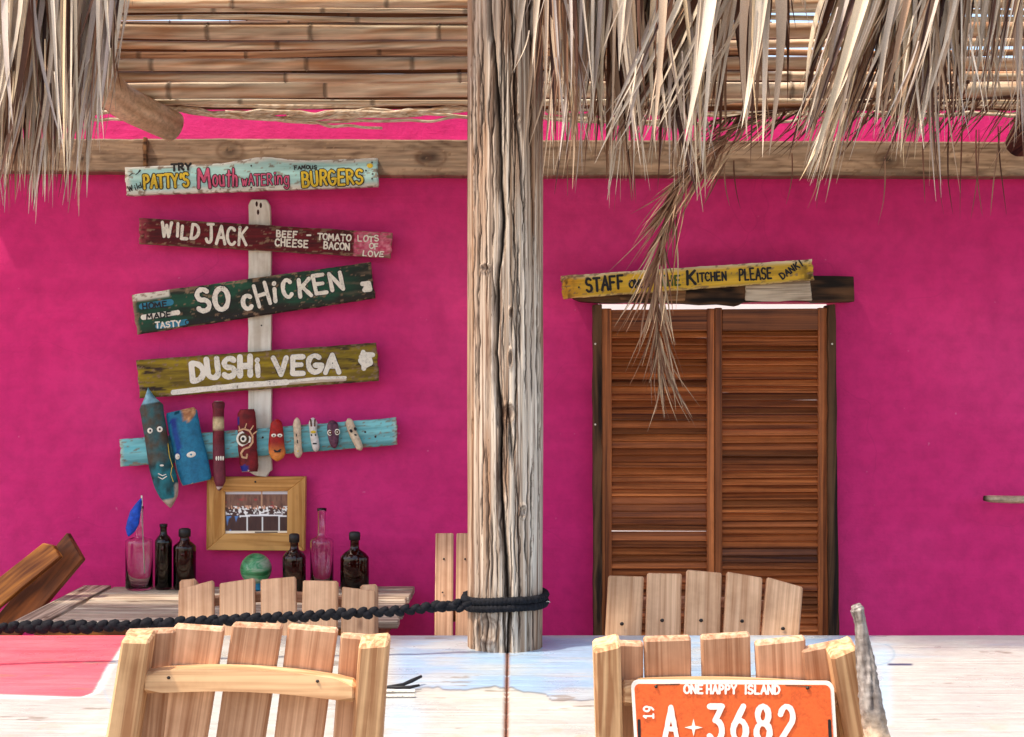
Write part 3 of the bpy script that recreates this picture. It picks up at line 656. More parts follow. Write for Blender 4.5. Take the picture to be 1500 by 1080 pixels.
# ------------------------------------------------------------------ the big weathered post
PD = 3.985; PR = .099
def mk_post():
    nt_, nz_ = 420, 640; zb, ztp = .0, 2.85
    th = np.linspace(0, 2 * np.pi, nt_, endpoint=False); zz = np.linspace(zb, ztp, nz_)
    # concentrate rows where seen
    T, Z = np.meshgrid(th, zz); s = np.cos(T + np.pi / 2)          # theta=-90deg faces camera
    X = np.cos(T); Yd = np.sin(T)
    ypx = 540 - (Z - CZ) * F / (PD - PR); front = Yd < .25
    xpx = 740 + X * PR * F / (PD - .05)
    rad = PR * (1 + .035 * (fbm(X * 1.6 + 5, Z * 1.3 + Yd * 1.6, 3) - .5) + .02 * (fbm(X * 5 + 9 + Yd * 3, Z * 2, 7) - .5))
    fibre = fbm(T * 14, Z * 1.5 + 7, 12, 4); rad += .0035 * (fibre - .5)
    fine = fbm(T * 55, Z * 2.2, 44, 3); col = mixc(S(144, 118, 96), S(236, 222, 204), fibre * 1.7 - .3 + (fine - .5) * .9)
    blot = fbm(X * 4 + 3, Z * 2.5, 21); col = mixc(col, S(168, 126, 94), sstep(.52, .8, blot) * .7)
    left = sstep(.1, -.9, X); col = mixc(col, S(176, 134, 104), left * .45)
    fl_ = fbm(T * 26, Z * 3.2, 33, 4); col = mixc(col, S(104, 70, 50), sstep(.6, .74, fl_) * .8); rad -= .0015 * sstep(.55, .75, fine)
    def crack(pts, wpx, depth, dark=1.0):
        nonlocal rad, col
        ys = np.array([p[1] for p in pts]); xs = np.array([p[0] for p in pts]); o = np.argsort(ys)
        xc = np.interp(ypx, ys[o], xs[o]) + (fbm(ypx * .03, ypx * 0, wpx) - .5) * 6
        tt = np.clip(np.minimum((ypx - ys.min()) / 40, (ys.max() - ypx) / 40), 0, 1)
        ww = wpx * (.55 + .9 * vn(ypx * .02, ypx * 0, depth * 99)) * tt + .01
        g = np.exp(-((xpx - xc) / ww) ** 2) * front * tt
        rad -= depth * g; col = mixc(col, S(44, 28, 20), g ** 1.5 * dark)
    crack([(714, -400), (716, 0), (721, 60), (726, 122), (733, 230), (737, 330), (731, 400), (725, 519), (733, 607), (734, 711), (741, 814), (746, 877), (746, 1000)], 3.6, .03)
    crack([(751, -300), (751, 0), (754, 100), (760, 200), (764, 260), (769, 330), (771, 430)], 1.7, .012)
    crack([(745, 560), (748, 633), (751, 700)], 1.7, .012); crack([(788, 380), (789, 560), (790, 800)], 1.5, .01)
    crack([(774, 640), (772, 760), (770, 860)], 1.3, .008); crack([(703, 300), (700, 480), (702, 640)], 1.6, .01)
    crack([(712, 640), (716, 780), (714, 900)], 1.3, .008); crack([(694, -50), (695, 150), (693, 330)], 1.6, .01)
    crack([(778, -50), (780, 120), (778, 300)], 1.5, .01); crack([(758, 780), (762, 860), (760, 960)], 1.4, .008)
    crack([(702, 900), (700, 960)], 1.4, .008); crack([(730, 900), (728, 970)], 1.8, .01); crack([(775, 900), (776, 960)], 1.6, .008)
    rq = random.Random(9)
    for _ in range(90):
        a = rq.uniform(690, 790); b_ = rq.uniform(-100, 900); l_ = rq.uniform(60, 260); dx = rq.uniform(-4, 4)
        crack([(a, b_), (a + dx, b_ + l_)], rq.uniform(.7, 1.4), rq.uniform(.003, .008), .95)
    for kx, ky, rx, ry, kd in ((745, 606, 9, 13, .8), (716, 925, 15, 20, .35), (758, 172, 4, 6, .6), (711, 392, 6, 5, .5), (748, 525, 3, 12, .6), (749, 458, 3, 7, .5), (766, 750, 5, 8, .35)):
        q = np.hypot((xpx - kx) / rx, (ypx - ky) / ry); g = np.exp(-q ** 2) * front
        rad += .006 * np.exp(-((q - 1.1) / .35) ** 2) * front - .006 * g
        col = mixc(col, S(92, 58, 38), g * kd); col = mixc(col, S(80, 54, 38), .6 * np.exp(-((q - 1.0) / .12) ** 2) * front); col = mixc(col, S(80, 54, 38), .4 * np.exp(-((q - .6) / .1) ** 2) * front)
    PX = rad * X; PY = rad * Yd
    V = np.stack([PX, PY, Z], -1).reshape(-1, 3)
    idx = np.arange(nt_ * nz_).reshape(nz_, nt_); a = idx[:-1]; b = np.roll(idx, -1, 1)[:-1]; c = np.roll(idx, -1, 1)[1:]; e = idx[1:]
    Fc = np.stack([a, b, c, e], -1).reshape(-1, 4).tolist()
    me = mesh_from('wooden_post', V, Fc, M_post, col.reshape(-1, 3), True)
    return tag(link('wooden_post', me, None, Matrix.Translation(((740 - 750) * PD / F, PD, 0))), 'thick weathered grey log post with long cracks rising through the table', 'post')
mk_post()

# ------------------------------------------------------------------ front painted table in two halves
TZ = .754
def table_col(X, Y):
    px = 750 + F * X / Y; py = 540 + F * (CZ - TZ) / Y
    c = mixc(S(194, 194, 186), S(180, 180, 175), fbm(X * 5, Y * 5, 2)); n = fbm(X * 6, Y * 14, 4, 5)
    blue = S(150, 178, 204)
    # bluish wash right of left chair up to torn edge
    ex = np.array([540, 630, 678, 700, 726, 750, 773, 800, 808, 868, 900, 1300]); ey = np.array([1015, 1006, 1012, 1009, 1006, 1008, 1014, 1018, 1026, 1026, 1022, 1010])
    e = np.interp(px, ex, ey) + (vn(px * .12, py * 0, 1) - .5) * 3
    m = sstep(1.5, -1.5, py - e) * sstep(560, 600, px) * sstep(1300, 1240, px)
    c = mixc(c, blue, m * (.35 + .65 * sstep(.3, .62, n)))
    line = np.exp(-((py - e) / 1.3) ** 2) * sstep(575, 640, px) * sstep(890, 860, px); c = mixc(c, S(96, 96, 100), line * .75)
    band = np.exp(-((py - (e + 12)) / 7) ** 2) * sstep(600, 640, px) * sstep(880, 820, px); c = mixc(c, S(214, 204, 190), band * .7)
    c = mixc(c, S(160, 186, 206), .6 * sstep(.45, .7, fbm(X * 3, Y * 9, 9)) * sstep(1240, 1300, px) * sstep(1010, 960, py))
    c = mixc(c, S(170, 208, 232), np.exp(-(((px - 590) / 26) ** 2 + ((py - 1055) / 26) ** 2)) * .8)
    c = mixc(c, S(170, 208, 232), np.exp(-(((px - 1296) / 9) ** 2 + ((py - 1015) / 50) ** 2)) * .8)
    c = mixc(c, S(176, 206, 226), np.exp(-(((px - 1292) / 16) ** 2 + ((py - 962) / 14) ** 2)) * .8)
    # pink painted field
    ex2 = np.interp(py, [925, 938, 960, 985, 1003, 1015, 1021, 1024], [196, 184, 168, 152, 143, 135, 118, 60]) + (vn(py * .15, py * 0, 2) - .5) * 2
    by = 1019 + (px - 60) * .035
    pm = sstep(2, -2, px - ex2) * sstep(1.5, -1.5, py - by)
    halo = sstep(16, 6, px - ex2) * sstep(10, 3, py - by) * (1 - pm); c = mixc(c, S(222, 220, 214), halo)
    c = mixc(c, mixc(S(240, 92, 104), S(246, 120, 130), fbm(X * 4, Y * 12, 6)), pm)
    # thin blue marks
    r_ = np.hypot((px - 1284) / 26, (py - 958) / 16); c = mixc(c, S(120, 160, 180), .6 * np.exp(-((r_ - 1) / .05) ** 2) * (px > 1275) * (py > 944))
    r_ = np.hypot((px - 166) / 14, (py - 1000) / 30); c = mixc(c, S(150, 180, 200), .7 * np.exp(-((r_ - 1) / .07) ** 2) * (px < 176))
    dk = np.exp(-((py - 973.5) / 1.6) ** 4) * sstep(1299, 1302, px) * sstep(1339, 1334, px); c = mixc(c, S(50, 70, 100), dk)
    pl_ = fbm(X * 9, Y * 20, 31, 5); c = mixc(c, mixc(S(150, 140, 126), S(112, 98, 84), n), sstep(.74, .78, pl_) * .7)
    # grime speckles low right
    c = mixc(c, S(190, 176, 156), .6 * sstep(.6, .8, fbm(X * 22, Y * 22, 15)) * sstep(1040, 1075, py))
    return c
tb = thing('painted_table', 'large white painted table with pink and pale blue patches, split around the post', 'table', (0, 3.5, 0))
xs_ = (742.5 - 750) * 3.5 / F
def half(xa, xb):
    nx = int((xb - xa) / .0045); ys = np.linspace(2.80, 4.152, 300); xs = np.linspace(xa, xb, nx)
    X, Y = np.meshgrid(xs, ys); Zt = TZ + .0018 * (fbm(X * 3, Y * 16, 5) - .5)
    ed = np.clip(1 - (4.152 - Y) / .012, 0, 1); Zt = Zt - .006 * ed ** 2
    ed = np.clip(1 - np.minimum(X - xa, xb - X) / .006, 0, 1); Zt -= .003 * ed ** 2
    C = table_col(X, Y); C = mixc(C, S(140, 84, 54), ed * sstep(.3, .5, vn(X * 0, Y * 40, 3) + .25) * (np.minimum(abs(X - xs_), 1) < .02))
    V = np.stack([X, Y, Zt], -1).reshape(-1, 3); n = len(V)
    faces = [(r * nx + k, r * nx + k + 1, (r + 1) * nx + k + 1, (r + 1) * nx + k) for r in range(299) for k in range(nx - 1)]
    ring = list(range(nx)) + [r * nx + nx - 1 for r in range(1, 300)] + [299 * nx + k for k in range(nx - 2, -1, -1)] + [r * nx for r in range(298, 0, -1)]
    B = V[ring].copy(); B[:, 2] = TZ - .045; m = len(ring)
    for i in range(m): j = (i + 1) % m; faces.append((ring[j], ring[i], n + i, n + j))
    faces.append(tuple(n + i for i in range(m))[::-1])
    CC = np.concatenate([C.reshape(-1, 3), np.tile(np.array(S(220, 210, 196)), (m, 1))])
    off = np.array([0, 3.5, 0]); me = mesh_from('tabletop', np.concatenate([V, B]) - off, faces, M_table, CC, True)
    me.set_sharp_from_angle(angle=R(40))
    link('tabletop', me, tb, Matrix.Translation((0, 3.5, 0)))
half(-1.75, xs_ - .002); half(xs_ + .002, 1.75)
box('seam_strip', (xs_, 3.4, TZ - .010), (.0056, 1.2, .012), M_rust, tb, 0)
for sx in (-1.5, -.35, .35, 1.5):
    for sy in (3.0, 4.05): box('leg', (sx, sy, .354), (.07, .07, .708), M_grey, tb, .004)

# small cutlery bundle on the table
ct = thing('pen_bundle', 'black stick and two thin white strips lying on the table beside the chair', 'utensils', P(590, 1005, 3.48))
tz = TZ + .003
def tp(px, py, up=0):   # point on table plane seen at pixel
    d = F * (CZ - tz - up) / (py - 540); return P(px, py, d)
tube('black_stick', [tp(556, 1008, .004), tp(590, 1003, .006), tp(603, 997.5, .012), tp(617, 991, .016)], [.003, .004, .005, .0035], M_black, ct, 8)
tube('black_stick', [tp(560, 1007, .004), tp(600, 1007, .005), tp(614, 1004, .006)], [.003, .004, .003], M_black, ct, 8)
for yy in (1012, 1019): board('white_strip', tp(556, yy, .002), tp(608, yy, .002), .011, .004, M_white, ct, n=(0, 0, 1), bev=.001)

# ------------------------------------------------------------------ louvred doors
DD = 5.46
def stile(nm, xa, xb, ya, yb, d, parent, m=M_louv, th=.04): return prism(nm, [(xa, ya), (xb, ya), (xb, yb), (xa, yb)], d, th, m, parent, .003, 90)
YB = 1110
def door_leaf(label, xa, sa, sb, xb, top, seed, gapy, tilt=0):
    r = thing('louvred_door', label, 'door', P((xa + xb) / 2, YB, DD), 'louvred door leaves in the doorway')
    rnd = random.Random(seed); t2 = top
    stile('stile', xa, sa, top, YB, DD, r); stile('stile', sb, xb, top, YB, DD, r)
    prism('rail', [(sa, top + 2), (sb, top + 1), (sb, top + 33), (sa, top + 34)], DD + .005, .03, M_louv, r, .002)
    prism('rail', [(sa, YB - 50), (sb, YB - 50), (sb, YB), (sa, YB)], DD + .005, .03, M_louv, r, .002)
    y = top + 38.0; i = 0
    while y < YB - 54:
        gap = [g for g in gapy if abs(g - y) < 5.1]
        a = rnd.choice((rnd.uniform(40, 48), rnd.uniform(44, 54), rnd.uniform(44, 54), rnd.uniform(60, 72))); skew = rnd.uniform(-.6, .6)
        if gap: a = 48; skew = 1.3
        p0 = P(sa - 1.6, y + skew + (2 if gap else 0), DD + .02); p1 = P(sb + 1.6, y - skew - (2 if gap else 0), DD + .02)
        nrm = Vector((0, -math.cos(R(90 - a)), math.sin(R(90 - a))))     # slat face leaning
        board('slat', p0, p1, .0365 if not gap else .0255, .0065, M_louv, r, n=nrm, bev=.002)
        y += 10.1 + rnd.uniform(-.7, .7) + (3.5 if any(0 < g - y < 10.1 for g in gapy) else 0); i += 1
    return r
dl = door_leaf('left leaf of the brown louvred double door, its latch edge at the middle', 881, 896, 1036, 1046.6, 452, 5, (777,))
dr = door_leaf('right leaf of the brown louvred double door, beside the dark right jamb', 1047.2, 1058, 1199, 1214.5, 451, 8, ())
df = thing('door_frame', 'rough dark wooden frame around the louvred double door', 'door frame', P(1050, 800, 5.45))
def roughp(name, pts, d, th, m, parent, ang, seed, j=1.2):
    rnd = random.Random(seed); o = []
    for a, b in zip(pts, pts[1:] + pts[:1]):
        L = math.hypot(b[0] - a[0], b[1] - a[1]); k = max(1, int(L / 22))
        for i in range(k): t = i / k; o.append((a[0] + (b[0] - a[0]) * t + rnd.uniform(-j, j), a[1] + (b[1] - a[1]) * t + rnd.uniform(-j, j)))
    return prism(name, o, d, th, m, parent, .003, ang)
roughp('jamb', [(869, 446), (881.5, 446), (882, 1115), (870, 1115)], 5.43, .1, M_darkw, df, 90, 1, .8)
roughp('jamb', [(1213.5, 446), (1224, 446), (1231, 1115), (1215, 1115)], 5.43, .1, M_darkw, df, 90, 2, .8)
roughp('lintel', [(836, 412), (1040, 406), (1192, 403), (1251, 404), (1251, 443), (1193, 443), (1188, 440), (1092, 440), (1080, 447), (1000, 444), (850, 442), (840, 436)], 5.415, .085, M_darkw, df, 0, 3, 1.2)
roughp('lintel_patch', [(1093, 414), (1186, 410), (1190, 441), (1091, 441)], 5.408, .01, M_grey, df, 0, 4, 1)
roughp('lintel_patch', [(905, 424), (1006, 420), (1004, 441), (908, 440)], 5.408, .01, M_beam, df, 0, 6, 1)
for x, y in ((872, 504), (1219, 504), (872, 622)): disc(x, y, 1.5, 1.5, 5.4285, M_white, df, 'nail_head', .002)

# ------------------------------------------------------------------ signs
sg = 'painted plank signs on the signpost'
SL = 5.425
wp = roughp('signpost_board', [(364, 300), (368, 292), (390, 293), (396, 301), (397, 690), (392, 692), (390, 700), (374, 697), (363, 690)], 5.452, .03, M_whitew, None, 0, 3, .7)
tag(wp, 'narrow white vertical board behind the painted signs', 'post')
disc(383, 477, 1.2, 1.2, 5.451, M_screw, wp, 'nail_head', .002)
for x, y in ((376, 299), (382, 301), (378, 311)): disc(x, y, 1.8, 4, 5.4515, M_rust, wp, 'rust_stain', .0003)

def stripes(px, s, a=.02, b=.5): return fbm(px[..., 0] * a, px[..., 1] * b, s, 4)
def signroot(label, x, y, d=SL): return thing('sign_board', label, 'sign', P(x, y, d), sg)
# 1 aqua
s1 = signroot('aqua and white plank sign reading TRY PATTYS MOUTHWATERING BURGERS, topmost', 368, 258, 5.37); D1 = 5.375
def c1(u, v, px):
    aqua = S(158, 218, 216); wh = S(238, 236, 224); n = stripes(px, 3, .03, .12)
    e = np.minimum(v, 1 - v * 1.0) * 1.0
    c = mixc(aqua, S(196, 232, 228), n); c = mixc(wh, c, sstep(.05, .24, v + (n - .5) * .16) * sstep(1.0, .82, v + (n - .5) * .2)); c = mixc(wh, c, sstep(0, .03, u))
    return mixc(c, S(150, 130, 100), sstep(.8, .9, fbm(px[..., 0] * .2, px[..., 1] * .4, 5)) * .5)
s1 = panel('board', (183, 245), (553, 231.5), (553.5, 273), (185, 286), D1, .035, c1, M_paintX, s1, 220, 26, top=lambda u: 7 * np.exp(-((u - .54) / .11) ** 2) + 3 * np.exp(-((u - .2) / .05) ** 2) * 0)
A1 = -2.0
text('TRY', 251, 250, 9, 12, 2.7, D1, M_black, s1, A1, seed=2)
text("PATTY'S", 211, 276, 19, 12.2, 3.0, D1, M_yel, s1, A1, under=(M_black, 2.3), seed=3)
text('M', 291, 275, 28, 22, 3.2, D1, M_pinkp, s1, A1, under=(M_black, 2.0), seed=4)
text('outh', 312, 273.5, 25, 12.4, 2.3, D1, M_pinkp, s1, A1, under=(M_black, 2.0), seed=5, wx=.95)
text('wATER', 355, 272, 15, 10.6, 1.6, D1, M_pinkp, s1, A1, under=(M_black, 2.0), seed=6)
text('ing', 401, 270.5, 20, 12.5, 1.8, D1, M_pinkp, s1, A1, under=(M_black, 1.9), seed=7)
text('FAMOUS', 431, 248.5, 5, 6.4, 1.4, D1, M_black, s1, A1, seed=8)
text('BURGERS', 443, 273, 21, 15.2, 3.0, D1, M_yel, s1, A1 - 1, under=(M_black, 2.3), seed=9)
text('Wild', 189, 281, 8, 8, 1.2, D1, M_black, s1, -18, seed=10)
strokes([[(189, 258), (194, 254)], [(199, 256), (206, 250)], [(202, 254), (205, 249)]], 1.4, D1, M_black, s1)
for x, y in ((368, 243), (368, 275), (545, 238), (545, 262), (546, 255), (536, 250)): disc(x, y, 1.3, 1.3, D1 - .001, M_screw, s1, 'nail_head', .001)
disc(542, 243, 4.5, 3.5, D1 - .0005, M_yel, s1, 'painted_star', .0003)
# 2 dark red
s2 = signroot('dark red plank sign reading WILD JACK with a pink right end', 388, 348)
def c2(u, v, px):
    n = stripes(px, 6, .03, .3); c = mixc(S(66, 8, 14), S(128, 16, 28), n * 1.5 - .35)
    m = sstep(.85, .856, u + (vn(v * 8, u * 0, 4) - .5) * .012); pk = mixc(S(198, 60, 98), S(236, 150, 168), fbm(px[..., 0] * .25, px[..., 1] * .3, 7) * 1.8 - .5); c = mixc(c, pk, m)
    m2 = sstep(.045, .02, u) * sstep(.3, .7, fbm(px[..., 0] * .2, px[..., 1] * .15, 8)); c = mixc(c, S(160, 60, 74), m2 * .8)
    return mixc(c, S(140, 110, 90), (sstep(.05, .0, v) + sstep(.95, 1, v)) * .35)
s2 = panel('board', (204, 319), (575, 341), (572, 378), (204, 357), SL, .025, c2, M_paintX, s2, 220, 24)
text('WILD', 237, 347, 20, 16.5, 3.8, SL, M_white, s2, 2.5, seed=12, jit=.1)
text('JACK', 301, 356, 26, 18.5, 3.6, SL, M_white, s2, 2, seed=13, jit=.08)
text('BEEF', 405, 347, 9, 9.3, 1.9, SL, M_white, s2, 3, seed=14)
text('-', 449, 349, 8, 10, 2.2, SL, M_white, s2, 0, seed=14)
text('TOMATO', 465, 351, 9, 9.4, 1.9, SL, M_white, s2, 3, seed=15)
text('CHEESE', 403, 360, 10, 9.7, 2.0, SL, M_white, s2, 3, seed=16)
text('BACON', 474, 364.5, 9.5, 9.2, 1.9, SL, M_white, s2, 3, seed=17)
text('LOTS', 524, 353, 8, 9.5, 1.5, SL, M_white, s2, 2, seed=18, jit=.12)
text('OF', 541, 364, 7, 9, 1.5, SL, M_white, s2, 0, seed=19, jit=.12)
text('LOVE', 531, 375, 7, 9.5, 1.5, SL, M_white, s2, 3, seed=20, jit=.12)
# 3 dark green
s3 = signroot('dark green plank sign reading SO CHICKEN, tilted up to the right', 370, 437); A3 = -7.7
def c3(u, v, px):
    n = stripes(px, 9, .02, .2); g = fbm(px[..., 0] * .018, px[..., 1] * .05, 11)
    c = mixc(S(34, 24, 20), S(22, 78, 56), sstep(.38, .6, g) * sstep(1.0, .8, u) + .15); c = mixc(c, S(128, 106, 84), sstep(.5, .75, n) * sstep(.6, .95, v) * .9)
    c = mixc(c, S(120, 100, 80), sstep(.8, 1, u) * sstep(.45, .7, n) * .8); c = mixc(c, S(44, 18, 16), sstep(.25, .0, v + (n - .5) * .3) * .8)
    c = mixc(c, S(226, 222, 206), sstep(.16, .15, u) * sstep(.80, .86, v) * (u > .004))
    return mixc(c, S(190, 150, 120), sstep(.02, .0, u) * .6)
s3 = panel('board', (193, 432), (543, 384), (549, 437), (201, 490), SL, .028, c3, M_paintX, s3, 220, 34)
text('SO', 290, 457, 31, 29, 6.0, SL, M_white, s3, A3 + 2, under=(M_black, 2.5), seed=21)
text('C', 357, 453, 20, 20, 5.2, SL, M_white, s3, -12, seed=22)
text('H', 379, 451, 30, 30, 4.6, SL, M_white, s3, -18, seed=23)
text('i', 399, 441, 30, 22, 5, SL, M_white, s3, -6, seed=24)
text('C', 416, 437, 24, 20, 5, SL, M_white, s3, A3, seed=25)
text('KEN', 438, 434, 26, 28, 4.8, SL, M_white, s3, A3, under=(M_black, 2), seed=26, jit=.08)
strokes([[(531, 416), (540, 415), (542, 424), (534, 425), (537, 419)]], 7, SL, M_white, s3)
for a, b, s_, cc in ((207, 453, 'HOME', M_black), (213, 468, 'MADE', M_black), (226, 481, 'TASTY', M_white)):
    text(s_, a + 2, b, 8, 10.6 if len(s_) < 5 else 9, 1.7, SL, cc, s3, A3 + 2, seed=len(s_) + a, lift=.0008)
strokes([[(208, 449), (250, 443)], [(232, 478), (272, 472)]], 9, SL, M_tealp, s3, off=.0006); strokes([[(210, 465), (260, 458)]], 8, SL, M_white, s3, off=.0006) 
text('CHICKEN BURGER', 272, 476, 6, 7.2, 1.1, SL, M_black, s3, A3, seed=33)
# 4 olive
s4 = signroot('olive yellow plank sign reading DUSHI VEGA with a white brush streak', 376, 545); A4 = -4.2
def c4(u, v, px):
    n = stripes(px, 14, .015, .25); c = mixc(S(96, 74, 20), S(172, 146, 26), n * 1.8 - .3)
    c = mixc(c, S(54, 34, 22), sstep(.52, .7, fbm(px[..., 0] * .03, px[..., 1] * .2, 17)) * (sstep(.7, 1, u) + sstep(.25, .0, u) + .35))
    c = mixc(c, S(58, 40, 24), (sstep(.12, 0, v) + sstep(.9, 1, v)) * .7)
    return c
s4 = panel('board', (199, 528), (550, 502), (555, 558), (205, 584), SL, .028, c4, M_paintX, s4, 220, 34)
strokes([[(254, 575), (300, 570), (360, 564), (420, 560)]], 8, SL, M_white, s4, off=.0008)
strokes([[(300, 572), (380, 565), (450, 559), (505, 556)]], 5, SL, M_grey, s4, off=.0004, seed=7); strokes([[(410, 560), (470, 554), (506, 553)]], 4, SL, M_white, s4, off=.0012)
text('DUSH', 281, 557, 26, 27, 7.0, SL, M_white, s4, A4, seed=41, jit=.07)
text('i', 374, 550, 28, 20, 6.0, SL, M_white, s4, A4, seed=42)
text('VEGA', 402, 548, 24, 29, 6.2, SL, M_white, s4, A4 + 3, under=(M_black, .8), seed=43, jit=.06)
strokes([[(529, 523), (540, 520), (543, 532), (534, 537), (528, 528), (538, 528)], [(531, 519), (546, 520)], [(532, 516), (533, 540)]], 7, SL, M_white, s4)
# 5 turquoise board
s5 = signroot('turquoise weathered plank at the bottom carrying the painted driftwood faces', 378, 648)
def c5(u, v, px):
    n = stripes(px, 19, .015, .25); c = mixc(S(96, 190, 200), S(140, 214, 218), n * 1.6 - .3)
    c = mixc(c, S(120, 130, 116), sstep(.6, .76, fbm(px[..., 0] * .02, px[..., 1] * .5, 23)) * .8); c = mixc(c, S(88, 150, 150), sstep(.22, .18, v) * .8)
    return mixc(c, S(200, 196, 176), (sstep(.02, 0, u) + sstep(.98, 1, u)) * .6)
s5 = panel('board', (175, 644), (580, 612), (582, 652), (177, 684), SL, .025, c5, M_paintX, s5, 220, 26)
for x, y in ((385, 641), (535, 633), (550, 640)): disc(x, y, 1.6, 1.6, SL - .0005, M_screw, s5, 'nail_head', .001)
# kitchen sign
sk = thing('sign_board', 'yellow plank sign reading STAFF ONLY THE KITCHEN PLEASE above the door', 'sign', P(1007, 408, 5.37)); DK = 5.375
def ck(u, v, px):
    n = stripes(px, 26, .02, .15); c = mixc(S(232, 176, 40), S(240, 200, 74), n); c = mixc(c, S(238, 226, 190), sstep(.8, 1, v + (n - .5) * .2) * .9 + sstep(.1, 0, v) * .4)
    c = mixc(c, S(214, 130, 30), sstep(.14, .0, u) * .6); c = mixc(c, S(90, 50, 28), sstep(.07, .0, u) * sstep(.5, .65, fbm(px[..., 0] * .2, px[..., 1] * .2, 8)))
    c = mixc(c, S(90, 70, 20), sstep(.93, .99, u) * sstep(.4, .6, fbm(px[..., 0] * .15, px[..., 1] * .15, 9)))
    return c
sk = panel('board', (822, 404), (1190, 380), (1192, 411), (824, 438), DK, .03, ck, M_paintX, sk, 220, 22, endj=3)
AK = -4
text('STAFF', 859, 427, 19, 13.4, 3.0, DK, M_black, sk, AK, seed=51)
text('ONLY', 922, 422, 11, 10, 2.4, DK, M_black, sk, AK, seed=52)
text('THE', 966, 419, 14, 13, 2.4, DK, M_grn, sk, AK, seed=53)
text('K', 1006, 417, 20, 20, 3.4, DK, M_black, sk, AK, seed=54)
text('ITCHEN', 1020, 413, 12, 9.4, 2.2, DK, M_black, sk, AK, seed=55)
text('PLEASE', 1083, 411, 16, 9.6, 2.3, DK, M_black, sk, AK, seed=56)
text('DANKI', 1146, 409, 9, 9.5, 2.0, DK, M_black, sk, -34, seed=57)
strokes([[(1100, 408), (1104, 411), (1108, 408)]], 1.3, DK, M_black, sk)
disc(848, 421, 1.5, 1.5, DK - .001, M_screw, sk, 'nail_head', .001)

# ------------------------------------------------------------------ driftwood faces
def mask(name, label, prof, depth, colfn, dc=None, group='painted driftwood faces on the turquoise plank', seg=22, jag=0, seed=1, cat='mask', taper=True):
    """prof: (cx, cy, half width px) from top to bottom"""
    dc = dc or SL - depth - .001
    rnd = random.Random(seed); n = 44
    ys = np.array([p[1] for p in prof]); o = np.linspace(0, 1, len(prof)); t = np.linspace(0, 1, n)
    cx = np.interp(t, o, [p[0] for p in prof]); cy = np.interp(t, o, ys); hw = np.interp(t, o, [p[2] for p in prof])
    root = thing(name, label, cat, P(prof[0][0], prof[0][1], dc), group)
    ax = np.array([prof[-1][0] - prof[0][0], prof[-1][1] - prof[0][1]]); ax = ax / np.linalg.norm(ax); nr = np.array([-ax[1], ax[0]])
    V = []; C = []; mid = P(cx[n // 2], cy[n // 2], dc)
    for i in range(n):
        e = math.sqrt(max(.03, 1 - abs(2 * t[i] - 1) ** 6)) if taper else 1
        for k in range(seg):
            a = 2 * math.pi * k / seg; ca, sa = math.cos(a), math.sin(a)
            f = 1 + .10 * float(fbm(np.array(t[i] * 9), np.array(ca * 2 + 5), seed)) - .05
            off = jag * float(vn(ca * 3 + 7, sa * 2 + 3, seed)) * (1 if i == 0 else (-1 if i == n - 1 else 0))
            qx = cx[i] - nr[0] * hw[i] * ca * f * e * -1; qy = cy[i] - nr[1] * hw[i] * ca * f * e * -1 + off
            V.append(P(qx, qy, dc) + Vector((0, sa * depth * f * e * (1 if hw[i] > 3 else .6), 0)) - mid); C.append(colfn(t[i], ca * (1 if ax[1] > 0 else -1), qx, qy))
    Fc = [(i * seg + k, i * seg + (k + 1) % seg, (i + 1) * seg + (k + 1) % seg, (i + 1) * seg + k) for i in range(n - 1) for k in range(seg)]
    Fc.append(tuple(range(seg))[::-1]); Fc.append(tuple((n - 1) * seg + k for k in range(seg)))
    link('body', mesh_from(name, V, Fc, M_paintN, np.array(C), True), root, Matrix.Translation(mid))
    root['_f'] = dc - depth; return root, dc - depth - .001
nf = lambda x, y, s, k=.1: float(fbm(np.array(x * k), np.array(y * k), s))
def m1c(t, a, x, y):
    n = nf(x, y, 3, .12); c = mixc(S(86, 66, 50), S(34, 104, 110), np.array(n * 2 - .6)) if t < .62 else mixc(S(20, 52, 56), S(24, 128, 140), np.array(n * 2 - .5))
    if t < .19: c = mixc(S(70, 140, 170), S(150, 200, 210), np.array(n * 1.5 - .3))
    if t > .9 or (t > .75 and a < -.75): c = np.array(S(196, 178, 160))
    return c
m1, f1 = mask('painted_driftwood', 'long teal and brown pencil-shaped driftwood face with light blue tip', [(217, 568, 1), (219, 584, 9), (222, 596, 18), (224, 610, 17), (229, 640, 17), (236, 680, 18), (244, 710, 18), (248, 728, 14), (250, 744, 5)], .03, m1c, seed=2)
for x, y in ((220, 631), (234, 629)): disc(x, y, 4.4, 4.4, f1 + .003, M_white, m1, 'eye', .003); disc(x, y, 1.5, 1.8, f1 - .0005, M_black, LAST[0], 'pupil', .001)
strokes([[(232, 694), (238, 697), (243, 695)], [(232, 699), (238, 702), (244, 698)]], 1.2, f1, M_white, m1, 'mouth', .0005); disc(237, 682, 3, 1.5, f1, M_white, m1, 'nose', .001)
strokes([[(252, 684), (250, 695), (254, 706)], [(246, 650), (248, 668), (253, 684)]], .8, f1 + .006, M_yel, m1, 'paint_mark', .001)
def m2c(t, a, x, y):
    c = mixc(S(14, 96, 136), S(30, 136, 172), np.array(nf(x, y, 5, .08)))
    if math.hypot((x - 277) / 9, (y - 602) / 13) < 1 + nf(x, y, 8, .4) * .3: c = mixc(S(150, 84, 44), S(222, 168, 120), np.array(nf(x * 3, y * .3, 9, .3) * 2 - .5))
    if math.hypot((x - 256) / 6, (y - 619) / 7) < 1: c = np.array(S(16, 50, 140))
    if abs(x - (260 + (y - 640) * .12)) < 4 and 625 < y < 672: c = np.array(S(18, 70, 150))
    if t > .965 or (a > .93 and t > .6): c = np.array(S(200, 184, 166))
    return c
